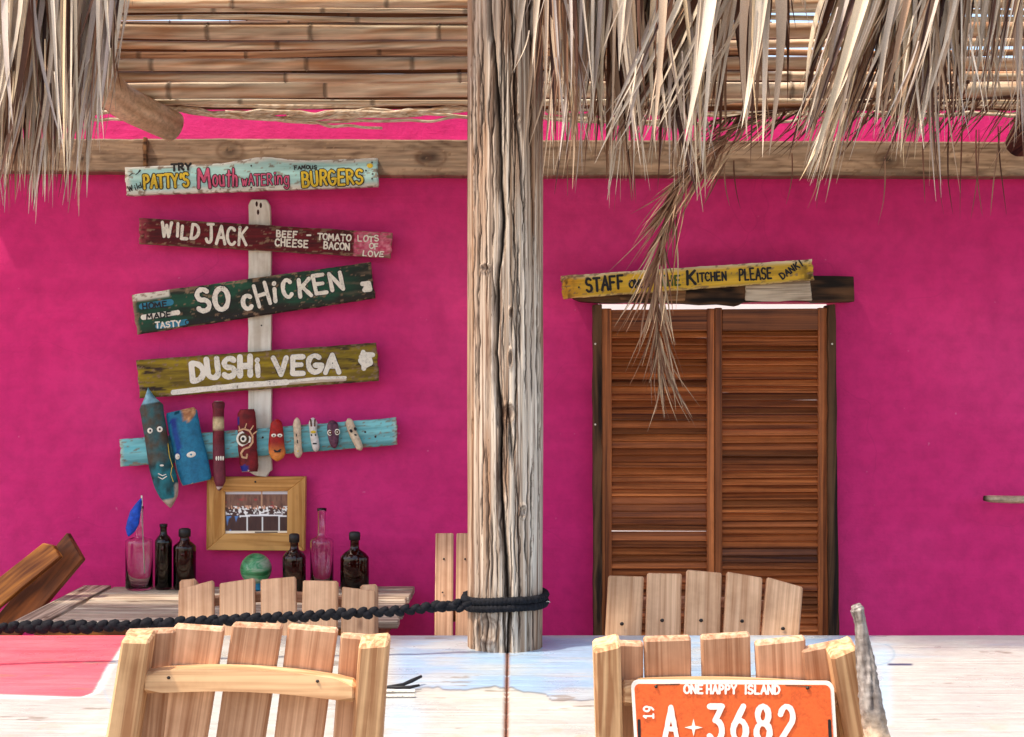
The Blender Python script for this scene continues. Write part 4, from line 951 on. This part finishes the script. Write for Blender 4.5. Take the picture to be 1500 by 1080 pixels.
m2, f2 = mask('painted_driftwood', 'broad bright blue driftwood slab with broken top and two white eyes', [(264, 600, 20), (266, 606, 23), (270, 630, 23.5), (276, 655, 24), (282, 680, 24.5), (287, 703, 23), (288, 708, 20)], .02, m2c, seg=28, jag=9, seed=4, taper=False)
disc(260, 669, 3.5, 4.5, f2 + .003, M_white, m2, 'eye', .003); disc(280, 666, 7, 4.5, f2 + .0015, M_white, m2, 'eye', .003, 12); disc(280, 666, 1.8, 1.8, f2 - .001, M_tealp, m2, 'pupil', .001)
def m3c(t, a, x, y):
    c = mixc(S(70, 14, 24), S(128, 34, 48), np.array(nf(x, y, 12, .15) * 1.5 - .2)) if t < .55 else mixc(S(96, 30, 44), S(136, 56, 72), np.array(nf(x, y, 12, .15)))
    if t < .045 or (t > .93 and nf(x, y, 2, .4) > .45): c = np.array(S(222, 200, 190))
    if abs(t - .415) < .035: c = mixc(S(186, 160, 110), S(236, 220, 180), np.array(nf(x, y, 3, .4)))
    return c
m3, f3 = mask('painted_driftwood', 'thin maroon driftwood stick with a cream band and white teeth', [(320, 587, 10), (320, 592, 10), (320, 600, 8.5), (320, 640, 8.5), (321, 680, 9), (322, 705, 9), (321, 720, 4)], .018, m3c, seg=16, jag=3, seed=6)
for k in range(4): disc(317 + 3.3 * k, 671.5, 1.3, 3.4, f3, M_white, m3, 'tooth', .001)
def m4c(t, a, x, y):
    c = mixc(S(84, 10, 18), S(142, 20, 30), np.array(nf(x, y, 15, .1) * 1.6 - .3))
    if math.hypot((x - 348) / 4, (y - 617) / 6) < 1 or math.hypot((x - 359) / 7, (y - 686) / 5) < 1: c = np.array(S(30, 40, 130))
    if t > .96 and a > 0: c = np.array(S(220, 190, 180))
    return c
m4, f4 = mask('painted_driftwood', 'dark red driftwood piece with a white spiral eye', [(362, 599, 10), (361, 605, 13), (362, 630, 14), (363, 660, 14), (365, 682, 14), (366, 692, 11)], .02, m4c, seg=22, jag=5, seed=8, taper=False)
disc(357, 643, 11, 11.5, f4 + .0028, M_white, m4, 'eye', .002); disc(357, 643, 8, 8.5, f4 + .0005, M_darkw, m4, 'iris', .001); disc(356.5, 643, 4.6, 5, f4 - .0008, M_white, m4, 'ring', .0008); disc(356, 643, 2.3, 2.6, f4 - .002, M_black, m4, 'pupil', .0008)
strokes([[(350, 631), (357, 628.5), (365, 631), (370, 639), (370, 648), (365, 655), (357, 658), (353, 664), (355, 670), (361, 671), (362, 666)]], 2.8, f4, M_pale, m4, 'painted_swirl', .0012)
strokes([[(351, 629), (350, 625)], [(359, 627), (361, 621)], [(367, 630), (371, 624)], [(371, 636), (376, 632)]], 1.6, f4, M_pale, m4, 'eyelash', .0012)
def m5c(t, a, x, y):
    c = mixc(S(150, 18, 22), S(190, 36, 26), np.array(nf(x, y, 3, .2)))
    return mixc(c, S(232, 140, 66), np.array((t - .45) * 4))
m5, f5 = mask('painted_driftwood', 'small red and orange egg-shaped face with a smiling dark mouth', [(406, 614, 5), (405, 620, 9), (405, 636, 10.5), (405, 652, 12), (406, 664, 12.5), (406, 671, 9), (406, 676, 4)], .018, m5c, seed=9)
for x in (401, 410): disc(x, 638, 3.8, 2.6, f5 + .001, M_white, m5, 'eye', .002); disc(x, 638.5, 1.2, 1.2, f5 - .0015, M_black, m5, 'pupil', .0006)
strokes([[(402, 660), (406, 662), (411, 659)], [(403, 662), (410, 661.5)]], 2.4, f5, M_black, m5, 'mouth', .001)
def creamc(s): return lambda t, a, x, y: mixc(S(206, 176, 146), S(236, 216, 188), np.array(nf(x, y, s, .25)))
m6, f6 = mask('painted_driftwood', 'plain cream stick with two tiny dark marks, between the orange and rabbit faces', [(435, 612, 4), (435, 622, 6), (436, 645, 5.5), (437, 664, 6.2), (437, 671, 4)], .012, creamc(5), seed=10)
strokes([[(434, 636), (434, 639)], [(435.5, 645), (435.5, 649)]], 1.6, f6, M_black, m6, 'paint_mark', .0004); disc(436.5, 661, 1.2, 1.2, f6, M_yel, m6, 'paint_mark', .0005)
m7, f7 = mask('painted_driftwood', 'small white stick face with two dark painted ear shapes', [(458, 612, 5), (458.5, 620, 6.5), (459, 632, 5.5), (461, 645, 6), (463, 656, 5.5), (463, 662, 4)], .013, lambda t, a, x, y: mixc(S(216, 206, 198), S(240, 234, 228), np.array(nf(x, y, 7, .3))), seed=12)
strokes([[(455, 615), (456, 624)], [(461.5, 615), (461, 624)]], 2.4, f7, M_chairdk, m7, 'painted_ear', .0005); strokes([[(456, 637), (456.2, 638)], [(462, 637), (462.2, 638)], [(459, 650), (463, 650)]], 2.2, f7, M_black, m7, 'face_paint', .0005); disc(459, 633, 4, 2.2, f7 + .001, M_yel, m7, 'paint_mark', .001)
m8, f8 = mask('painted_driftwood', 'small dark purple stick face with round white-ringed eyes', [(486, 616, 6), (487, 622, 8), (488, 634, 9), (489, 646, 7), (490, 657, 5)], .015, lambda t, a, x, y: mixc(S(60, 26, 50), S(120, 70, 92), np.array(nf(x, y, 7, .3) * 1.5 - .2)), seed=13)
for x, y in ((483.5, 634), (494, 633)): disc(x, y, 4.2, 4.6, f8 + .003, M_white, m8, 'eye', .002); disc(x, y, 2.8, 3.2, f8 + .0008, M_chairdk, m8, 'iris', .0008); disc(x, y, 1.1, 1.1, f8 - .0004, M_white, m8, 'glint', .0004)
m9, f9 = mask('painted_driftwood', 'tilted cream stick face with black painted glasses, rightmost on the plank', [(510, 613, 4), (512, 619, 6), (516, 632, 6.2), (522, 645, 6.2), (527, 656, 5.5), (529, 660, 3)], .014, creamc(9), seed=14)
strokes([[(514, 631), (514.6, 632)], [(520, 628), (520.6, 629)]], 4.2, f9, M_black, m9, 'painted_glasses', .001); strokes([[(520, 637), (521.5, 637.5)]], 2.5, f9, M_black, m9, 'mouth', .001)

# ------------------------------------------------------------------ picture frame
pf = thing('picture_frame', 'honey coloured pine picture frame with a photo of a group behind a table', 'picture frame', P(375, 753, 5.45))
O = [(303, 699), (447.5, 698.5), (446, 807.5), (302, 806)]; I_ = [(329.5, 720.5), (421, 719.5), (420.5, 781), (329.5, 782)]
for i, (a, g) in enumerate(((0, 0), (1, 90), (2, 0), (3, 90))):
    b = (i + 1) % 4; prism('frame_rail', [O[i], O[b], I_[b], I_[i]], 5.445, .035, M_frame, pf, .0018, g)
nx, nz = 92, 62; u, v = np.meshgrid(np.linspace(0, 1, nx), np.linspace(0, 1, nz)); rg = np.random.RandomState(4)   # v down
c = mixc(S(60, 30, 28), S(140, 100, 80), fbm(u * 40, v * 6, 3)); c = mixc(c, S(200, 200, 205), (v < .07) * .8); c = mixc(c, S(180, 40, 50), sstep(.62, .8, fbm(u * 12, v * 10, 8)) * (v > .12) * (v < .5) * .7)
c = mixc(c, S(40, 14, 20), (v > .38) * .85); 
heads = fbm(u * 34, v * 26, 6, 2); hm = (v > .36) * (v < .56); c = mixc(c, S(232, 224, 220), hm * sstep(.52, .6, heads)); c = mixc(c, S(200, 150, 120), (v > .33) * (v < .42) * sstep(.6, .66, vn(u * 44, v * 20, 9)))
c = mixc(c, S(70, 120, 180), (u < .22) * (v > .58) * (v < .92) * sstep(.45, .55, vn(u * 22, v * 4, 2)))
tbm = np.abs(v - (.61 - .05 * (1 - (2 * u - 1.25) ** 2))) < .02; c = mixc(c, S(240, 240, 236), tbm * (u > .24) * (u < .98)); 
for lx in (.36, .6, .86): c = mixc(c, S(214, 214, 210), (np.abs(u - lx) < .012) * (v > .6) * (v < .93))
c = mixc(c, S(224, 212, 190), (v > .93)); c = mixc(c, S(90, 76, 60), (v > .945) * (v < .975) * (u > .48) * (u < .84)); c = mixc(c, S(170, 130, 100), (np.abs(u - .585) < .01) * (v < .4))
px_ = 329 + 92.5 * u; py_ = 719.5 + 63 * v; Vp = [P(a, b, 5.455) - P(375, 751, 5.455) for a, b in zip(px_.ravel(), py_.ravel())]
link('photo_print', mesh_from('photo_print', Vp, [(r * nx + k, r * nx + k + 1, (r + 1) * nx + k + 1, (r + 1) * nx + k) for r in range(nz - 1) for k in range(nx - 1)], M_print, c.reshape(-1, 3) * 1.35), pf, Matrix.Translation(P(375, 751, 5.455)))
box('backing', P(375, 752, 5.47), (.33, .02, .22), M_darkw, pf, 0)
disc(374, 706, 1.6, 1.6, 5.4445, M_screw, bpy.data.objects['frame_rail'], 'nail_head', .001)

# ------------------------------------------------------------------ back table with weathered slats
BZ = CZ - .785
bt = thing('slatted_table', 'weathered grey slatted table against the pink wall under the signs', 'table', (-.95, 5.0, 0))
xl, xr = -1.546, -.356; ya, yb = 4.66, 5.42; n = 9; wd = (yb - ya) / n
rnd = random.Random(12)
for i in range(n):
    yy = ya + wd * (i + .5); board('plank', (xl + .11, yy, BZ - .012 + rnd.uniform(-.002, .002)), (xr + rnd.uniform(-.006, .006), yy, BZ - .012 + rnd.uniform(-.002, .002)), wd - .009, .024, M_grey, bt, n=(0, 0, 1), bev=.003)
board('end_board', (xl + .05, ya, BZ - .010), (xl + .05, yb, BZ - .010), .1, .026, M_grey, bt, n=(0, 0, 1), bev=.003)
for yy in (ya + .02, yb - .05): board('apron', (xl + .06, yy, BZ - .065), (xr - .06, yy, BZ - .065), .08, .03, M_chairbr, bt)
board('apron', (xr - .07, ya, BZ - .065), (xr - .07, yb, BZ - .065), .08, .03, M_chairbr, bt, n=(1, 0, 0))
for sx in (xl + .1, xr - .14):
    for sy in (ya + .08, yb - .1): box('leg', (sx, sy, (BZ - .03) / 2), (.07, .07, BZ - .03), M_chairbr, bt)

# ------------------------------------------------------------------ bottles (hollow lathes)
def bottle(label, cx, top, hw, shoulder, neck, mat, d=5.34, name='bottle', lip=1.15, cap=None, group='glass bottles on the slatted table', flat=1.0, sr=.35):
    base = Vector(((cx - 750) * d / F, d, BZ + .001)); s = d / F; zb = 540 + F * .785 / d
    H = (zb - top) * s; r = hw * s; rn = neck * s; zs = (zb - shoulder) * s; ns = zs + (H - zs) * sr
    outer = [(r * .86, 0), (r, .006), (r, zs * .96), (r * .97, zs), (r * .78, zs + (ns - zs) * .45), (rn * 1.15, ns), (rn, ns + .01), (rn, H - .012), (rn * lip, H - .011), (rn * lip, H)]
    t = .0025; inner = [(max(a - t, .001), max(z, .006)) for a, z in outer][::-1]
    o = thing(name, label, 'bottle', base, group)
    V = outer + [(rn * lip - t, H)] + inner[1:] 
    lathe('glass', V, base, mat, o, 32, flat)
    if cap: lathe('stopper', [(rn * 1.25, -.016), (rn * 1.3, 0), (rn * 1.25, .01), (rn * .8, .014)], base + Vector((0, 0, H)), cap, o, 16, flat)
    return o
bottle('clear wide bottle with a short neck, holding a stick and a blue rag', 204, 742, 20, 792, 5.5, M_clear, sr=.10)
st = tube('white_stick', [P(212, 842, 5.34), P(209, 780, 5.34), P(207.5, 726, 5.34)], [.0022, .0022, .003], M_white, None, 8); tag(st, 'thin whitish stick standing in the clear bottle', 'stick')
bf = mask('blue_rag', 'bright blue pointed rag tied to the stick in the clear bottle', [(207, 730, 2), (203, 740, 5), (198, 752, 8), (195, 765, 9), (191, 776, 7.5), (188, 786, 3)], .012, lambda t, a, x, y: mixc(S(8, 50, 150), S(24, 96, 220), np.array(nf(x, y, 3, .2))), dc=5.30, group=None, seed=3, cat='rag')[0]
bottle('slim dark green bottle beside the clear one', 239.5, 768, 12.5, 792, 5, M_green)
bottle('squat dark brown bottle with straight black neck, right of the slim green one', 270.5, 780, 16.5, 800, 7, M_amber, cap=M_cap)
bottle('dark brown swing-top bottle in front of the right corner of the frame', 431, 788, 17, 815, 6, M_amber, cap=M_cap, d=5.28)
bottle('tall clear bottle with a long neck, right of the picture frame', 471.5, 745, 17, 792, 6, M_clear, d=5.36, sr=.12)
bottle('dark round-shouldered flask bottle, rightmost on the table', 519.5, 785, 21, 816, 6.5, M_amber, flat=.7, cap=M_cap, d=5.3)
bm = bmesh.new(); bmesh.ops.create_uvsphere(bm, u_segments=32, v_segments=20, radius=.0555)
bl = link('glazed_ball', bm_to('glazed_ball', bm, M_ball, True), None, Matrix.Translation(Vector(((375 - 750) * 5.33 / F, 5.33, BZ + .074)))); tag(bl, 'green and grey streaked ball on the table below the picture frame', 'ball')
bs = lathe('ball_stand', [(.03, 0), (.033, .004), (.02, .012), (.026, .024), (.02, .0245)], ((375 - 750) * 5.33 / F, 5.33, BZ + .001), M_tealp, None, 20); tag(bs, 'small greenish stand under the streaked ball', 'stand')

# ------------------------------------------------------------------ chairs
def ext(p_top, p_bot, z):
    v = p_bot - p_top; k = (z - p_top.z) / v.z; return p_top + v * k
def screw(x, y, d, parent, r=2.6): return disc(x, y, r, r * .9, d, M_screw, parent, 'screw', .003)
def finish_chair(root, cx, d_back, facing, mat, w=.5):
    """seat, arms and legs below the part of the back that shows; facing=+1 looks away from viewer"""
    y0 = d_back; 
    for k in range(5): board('seat_slat', (cx - w / 2, y0 + facing * (.06 + .085 * k), .40), (cx + w / 2, y0 + facing * (.06 + .085 * k), .40), .075, .02, mat, root, n=(0, 0, 1))
    for s in (-1, 1):
        box('leg', (cx + s * (w / 2 - .02), y0 + facing * .40, .2), (.045, .045, .4), mat, root); box('leg', (cx + s * (w / 2 - .02), y0 + facing * .03, .2), (.045, .045, .4), mat, root)
def near_chair(label, slats, dt, db, stiles, rail, mats, cx, group='pine chairs at the near side of the table'):
    root = thing('wooden_chair', label, 'chair', (cx, dt + .3, 0), group)
    for i, (xt, yt, xb, w, cut, m) in enumerate(slats):
        a = P(xt, yt, dt); b = P(xb, 1080, db); a2 = ext(a, b, .42)
        board('back_slat', a2, a, w, .02, m, root, n=(0, 1, 0), bev=.004, w1=w * 1.02, cut=cut)
    for (xt, yt, xb, w, wt) in stiles:
        a = P(xt, yt, dt - .045); b = P(xb, 1080, db - .045); board('stile', ext(a, b, .42), a, w, .05, M_pine, root, n=(0, 1, 0), bev=.005, w1=wt, cut=.01)
    br = prism('back_rail', rail[0], dt - .035, .042, M_pine, root, .009)
    for x, y in rail[1]:
        screw(x, y, dt - .0355, br)
    finish_chair(root, cx, db + .12, 1, M_pine)
    return root
def rails(x0, x1, yt0, ytm, yt1, yb0, ybm, yb1, n=10):
    f = lambda a, m, b, t: a * (1 - t) ** 2 + 2 * t * (1 - t) * (2 * m - (a + b) / 2) + b * t * t
    T = [(x0 + (x1 - x0) * i / n, f(yt0, ytm, yt1, i / n)) for i in range(n + 1)]
    return T + [(x0 + (x1 - x0) * i / n, f(yb0, ybm, yb1, i / n)) for i in range(n, -1, -1)]
nl = near_chair('pale pine slat-back chair seen from behind at lower left, with a curved bare rail',
    [(222, 922, 206, .088, .019, M_pine2), (293, 917, 268, .089, .013, M_pine2), (378, 914, 353, .089, .014, M_pine2), (459, 918, 438, .089, .007, M_pine2), (536, 931, 524, .089, .002, M_pine2)],
    2.74, 2.80, [(204, 930, 181, .064, .050), (549, 936, 539, .058, .052)], (rails(205, 523, 985, 981, 1000, 1018, 1014, 1031), [(247, 993), (465, 998)]), None, (-375 * 2.85 / F))
nr = near_chair('pale pine slat-back chair seen from behind at lower right, bearing the orange plate',
    [(915, 940, 915, .066, -.004, M_pine2), (977, 933, 980, .084, -.002, M_pine2), (1062, 929, 1066, .088, 0, M_pine2), (1142, 936, 1148, .09, .002, M_pine2), (1203, 944, 1216, .075, .004, M_pine2)],
    2.74, 2.80, [(888, 940, 892, .05, .048), (1231, 946, 1254, .052, .048)], (rails(909, 1228, 1002, 998, 1008, 1036, 1032, 1042), [(1214, 1022)]), None, (310 * 2.85 / F))
def far_chair(label, slats, dt, db, railpx, mat, cx, screws, stile_x, group='pale chairs at the far side of the table'):
    root = thing('wooden_chair', label, 'chair', (cx, db - .2, 0), group)
    sls = []
    for (xt, yt, xb, w, cut) in slats:
        a = P(xt, yt, dt); b = P(xb, 925, db); sls += [0]; sls[-1] = board('back_slat', ext(a, b, .42), a, w, .022, mat, root, n=(0, 1, 0), bev=.004, cut=cut)
    for (x0, y0), (x1, y1) in zip(railpx, railpx[1:]): board('back_rail', P(x0, y0, dt + .03), P(x1, y1, dt + .03), .028, .03, M_pale, root)
    for xt, yt, xb in stile_x: a = P(xt, yt, dt + .05); b = P(xb, 925, db + .05); board('stile', ext(a, b, .42), a, .05, .04, M_pale, root, bev=.006)
    for q, (x, y) in enumerate(screws): screw(x, y, db - .0145, sls[q], 3)
    finish_chair(root, cx, db - .05, -1, M_pale); return root
far_chair('tan slat-back chair behind the black rope, in front of the slatted table', [(288, 858, 288, .102, .016), (348, 852, 348, .102, .006), (408, 848, 409, .102, 0), (470, 852, 468, .102, -.006), (526, 864, 525, .098, -.018)],
    4.36, 4.29, [(275, 885), (350, 876), (410, 873), (470, 877), (540, 888)], M_pale, -342 * 4.3 / F, [], [(277, 851, 277), (541, 859, 541)])
far_chair('tan slat-back chair facing the viewer in front of the louvred door', [(917, 845, 913, .103, .006), (973, 841, 971, .1, .005), (1031, 838, 1028, .102, 0), (1090, 843, 1086, .104, -.005), (1149, 854, 1143, .107, -.01)],
    4.36, 4.29, [(905, 884), (973, 881), (1031, 881), (1090, 884), (1160, 892)], M_pale, 280 * 4.3 / F, [(911, 914), (970, 909), (1027, 909), (1087, 910), (1147, 921)], [])
# chair half hidden behind the post
pc = thing('wooden_chair', 'brown slat-back chair half hidden behind the weathered post', 'chair', (-.15, 5.1, 0))
for xa, xb in ((638, 664.5), (668.5, 696), (700, 727)):
    xm = (xa + xb) / 2; board('back_slat', ext(P(xm, 782, 5.22), P(xm - 1, 922, 5.1), .36), P(xm, 782, 5.22), (xb - xa) * 5.15 / F, .02, M_pine2, pc, bev=.003)
    screw(xm - 1, 819, 5.175, pc, 1.6); screw(xm - 3, 868, 5.13, pc, 1.4)
board('back_rail', P(636, 900, 5.14), P(730, 900, 5.14), .05, .02, M_chairbr, pc); finish_chair(pc, -.16, 5.02, -1, M_chairbr, .3)
# reclined brown chair back at far left
bc = thing('wooden_chair', 'reclined brown stained chair back leaning beside the slatted table at left', 'chair', P(20, 890, 5.1))
board('back_slat', P(-70, 925, 5.05), P(78, 806, 5.05), .085, .03, M_chairbr, bc, n=(.2, 1, -.1), bev=.003, cut=.02, jag=.012, w1=.075)
board('back_slat', P(-10, 945, 5.13), P(112, 800, 5.13), .105, .03, M_chairdk, bc, n=(.2, 1, -.1), bev=.003, cut=-.03)
board('back_rail', P(-60, 900, 5.17), P(60, 960, 5.17), .06, .03, M_chairbr, bc)
for s in (0, .1): board('leg', P(-70 + s * 300, 925, 5.08), P(-30 + s * 300, 1200, 5.08), .06, .04, M_chairbr, bc)

# ------------------------------------------------------------------ number plate
np_ = thing('number_plate', 'orange vehicle plate reading ONE HAPPY ISLAND and A 3682 on a chair back', 'sign', P(1075, 1080, 2.68)); DN = 2.692
def rrect(x0, y0, x1, y1, r, n=6, sx=0):
    o = []
    for cx, cy, a in ((x1 - r, y0 + r, -90), (x1 - r, y1 - r, 0), (x0 + r, y1 - r, 90), (x0 + r, y0 + r, 180)):
        for i in range(n + 1): t = R(a + 90 * i / n); o.append((cx + r * math.cos(t), cy + r * math.sin(t)))
    return [(x + sx * (y - y0), y + .006 * (x - x0)) for x, y in o]
prism('plate_rim', rrect(924, 996, 1221, 1146, 11, sx=.06), DN, .003, M_platew, np_, .0008)
prism('plate_field', rrect(929, 1002, 1216, 1140, 8, sx=.06), DN - .0012, .002, M_orange, np_, .0004)
DF = DN - .0012
text('ONE', 1002, 1015.5, 12, 11.6, 2.7, DF, M_platew, np_, .3, seed=61, jit=.0)
text('HAPPY', 1035, 1015.8, 12, 10.6, 2.7, DF, M_platew, np_, .3, seed=62, jit=0)
text('ISLAND', 1089, 1016.2, 12, 11.2, 2.7, DF, M_platew, np_, .3, seed=63, jit=0)
text('A', 973, 1086, 50, 26, 6, DF, M_platew, np_, 0, seed=64, jit=0, wx=1.1)
for i, ch in enumerate('3682'): text(ch, 1038 + i * 34.5, 1086, 51, 38, 7.2, DF, M_platew, np_, 0, seed=65 + i, jit=0, wx=.86)
text('19', 957, 1053, 14, 12, 2.4, DF, M_platew, np_, -90, seed=70, jit=0)
cx, cy = 1016, 1066
star = []; 
for i in range(8): a = R(i * 45 - 90); r_ = 13 if i % 2 == 0 else 3.5; star.append((cx + r_ * math.cos(a), cy + r_ * math.sin(a)))
prism('plate_star', star, DF - .0012, .001, M_platew, np_, 0)
strokes([[(962, 1003.5), (995, 1002.5)], [(1151, 1004), (1188, 1006)]], 1.6, DF, M_darkw, np_, 'slot', .0006)
strokes([[(936, 1056), (937.5, 1120)], [(1215, 1056), (1218, 1120)]], 4.5, DF, M_black, np_, 'slot', .0006)
screw(961, 1006, DF - .001, np_, 2.6); screw(1183, 1008, DF - .001, np_, 2.8)

# ------------------------------------------------------------------ driftwood stick at the right chair
pts = [P(1253, 886, 2.66), P(1256, 893, 2.66), P(1261, 915, 2.66), P(1264, 945, 2.66), P(1268, 975, 2.66), P(1272, 1000, 2.655), P(1276, 1030, 2.65), P(1281, 1060, 2.65), P(1284, 1082, 2.65), P(1285, 1100, 2.65), P(1285, 1112, 2.65)]
dense = []; rds = []
rr0 = [.007, .0125, .0115, .0135, .0165, .0185, .0195, .021, .023, .024, .018]
for i in range(90):
    f = i / 89 * (len(pts) - 1); a = min(int(f), len(pts) - 2); k = f - a; dense.append(pts[a].lerp(pts[a + 1], k)); rds.append(rr0[a] * (1 - k) + rr0[a + 1] * k)
tw = tube('driftwood_stick', dense, rds, M_paintN, None, 40, lambda t, a: mixc(mixc(S(104, 92, 86), S(170, 160, 152), np.array(float(fbm(t * 14, a * 3 + t * 9, 4)) * 1.8 - .4)), S(222, 190, 156), np.array((t - .62) * 5)))
me = tw.data; cs = np.empty(len(me.vertices) * 3); me.vertices.foreach_get('co', cs); cs = cs.reshape(-1, 3)
tt = np.repeat(np.arange(90) / 89, 40); aa = np.tile(2 * np.pi * np.arange(40) / 40, 90); cen = cs.reshape(90, 40, 3).mean(1).repeat(40, 0)
f_ = 1 + .45 * (fbm(tt * 10 + 3, np.cos(aa) * 2 + 4 + tt * 5, 5) - .5) + .3 * (fbm(tt * 50, np.sin(aa) * 3 + 7, 9) - .5) - .28 * np.exp(-((np.sin(aa * 1.5 + tt * 4)) / .12) ** 2) * (tt > .08) * (tt < .62)
cs = cen + (cs - cen) * f_[:, None]; me.vertices.foreach_set('co', cs.ravel()); me.update()
tag(tw, 'grey gnarled driftwood stick standing upright beside the right chair', 'driftwood')

# ------------------------------------------------------------------ rope
def rope():
    root = thing('black_rope', 'black braided rope stretched from the left and looped round the post', 'rope', P(680, 886, 3.86))
    path = [(-90, 919), (0, 920.5), (60, 918), (120, 918), (200, 915.5), (300, 910), (400, 905.5), (460, 902), (520, 899), (580, 895), (630, 890), (668, 887)]
    dep = [3.70, 3.72, 3.74, 3.75, 3.77, 3.79, 3.81, 3.82, 3.83, 3.84, 3.86, 3.87]
    rnd = random.Random(8)
    P3 = [P(x, y, d) for (x, y), d in zip(path, dep)]
    def sample(n):
        L = [0]; 
        for a, b in zip(P3, P3[1:]): L.append(L[-1] + (b - a).length)
        out = []
        for i in range(n):
            s = L[-1] * i / (n - 1); j = max(0, min(len(L) - 2, int(np.searchsorted(L, s) - 1))); k = (s - L[j]) / (L[j + 1] - L[j]); out.append(P3[j].lerp(P3[j + 1], k))
        return out
    def blob(V, Fc, c, ax, r, l, up):
        b0 = len(V); ax = ax.normalized(); s = ax.cross(up).normalized(); u = s.cross(ax); m = 8
        for j in range(5):
            ph = -math.pi / 2 + math.pi * (j + .5) / 5
            for i in range(m): a = 2 * math.pi * i / m; V.append(c + ax * l * math.sin(ph) + (s * math.cos(a) + u * math.sin(a)) * r * math.cos(ph))
        for j in range(4):
            for i in range(m): i2 = (i + 1) % m; Fc.append((b0 + j * m + i, b0 + j * m + i2, b0 + (j + 1) * m + i2, b0 + (j + 1) * m + i))
        Fc.append(tuple(b0 + i for i in range(m))[::-1]); Fc.append(tuple(b0 + 4 * m + i for i in range(m)))
    V, Fc = [], []; N_ = 96; pts = sample(N_)
    for i in range(N_ - 1):
        t = (pts[i + 1] - pts[i]).normalized(); up = Vector((0, -.3, 1)).normalized(); sd = t.cross(up).normalized(); o = 1 if i % 2 else -1
        k = 1.25 if .15 < i / N_ < .28 else (1.1 if i / N_ < .6 else 1)
        blob(V, Fc, pts[i] + up * .0035 * o + Vector((0, rnd.uniform(-.003, .003), rnd.uniform(-.0015, .0015))), (t * 1 + up * .55 * o), .0108 * k * rnd.uniform(.85, 1.15), .0165 * k, sd)
    c = P3[5]; link('braid', mesh_from('braid', [v - c for v in V], Fc, M_rope, None, True), root, Matrix.Translation(c))
    # loop round the post, knobbly coil
    V, Fc = [], []; cx = (740 - 750) * PD / F; n = 64
    for i in range(n):
        a = 2 * math.pi * i / n; a2 = a + .05
        zc = CZ - (886.5 - 540) * (PD - PR) / F + .002 * math.sin(a * 3) 
        for dz in (-.009, .009):
            q = Vector((cx + (PR + .008) * math.cos(a), PD + (PR + .008) * math.sin(a), zc + dz - .004 * math.cos(a) * -1))
            blob(V, Fc, q, Vector((-math.sin(a), math.cos(a), .55 if dz > 0 else -.55)), .0105 * rnd.uniform(.9, 1.1), .0125, Vector((0, 0, 1)) if True else None)
    link('post_loop', mesh_from('post_loop', [v - Vector((cx, PD, .9)) for v in V], Fc, M_rope, None, True), root, Matrix.Translation((cx, PD, .9)))
    V, Fc = [], []
    for i in range(26):
        t = i / 25; q = P(640 + 44 * t, 889 - 4 * t + rnd.uniform(-5, 5) * (.4 + t), 3.865 + rnd.uniform(-.01, .01)); blob(V, Fc, q, Vector((1, rnd.uniform(-.4, .4), rnd.uniform(-.7, .7))), .009, .015, Vector((0, 1, 0)))
    c = P(660, 886, 3.86); link('knot', mesh_from('knot', [v - c for v in V], Fc, M_rope, None, True), root, Matrix.Translation(c))
    tube('loose_thread', [P(798, 882, 3.95), P(803, 881, 3.94), P(806, 882.5, 3.94)], .0008, M_white, root, 5)
rope()
# ------------------------------------------------------------------ little driftwood shelf on the right of the wall
sh = tube('driftwood_shelf', [P(1441, 730, 5.40), P(1450, 731, 5.40), P(1480, 732, 5.40), P(1520, 732, 5.40), P(1580, 731, 5.40)], [.011, .015, .0165, .016, .014], M_paintN, None, 14, lambda t, a: mixc(mixc(S(110, 84, 66), S(222, 196, 166), np.array(float(fbm(t * 9, a * 2, 4)) * 1.8 - .3)), S(54, 34, 26), np.array(1 - t * 12)), flat=.85)
tag(sh, 'short driftwood branch fixed to the pink wall at the right edge', 'driftwood')
for k in (1, 1): pass
for o in bpy.data.objects:
    if '_f' in o: del o['_f']
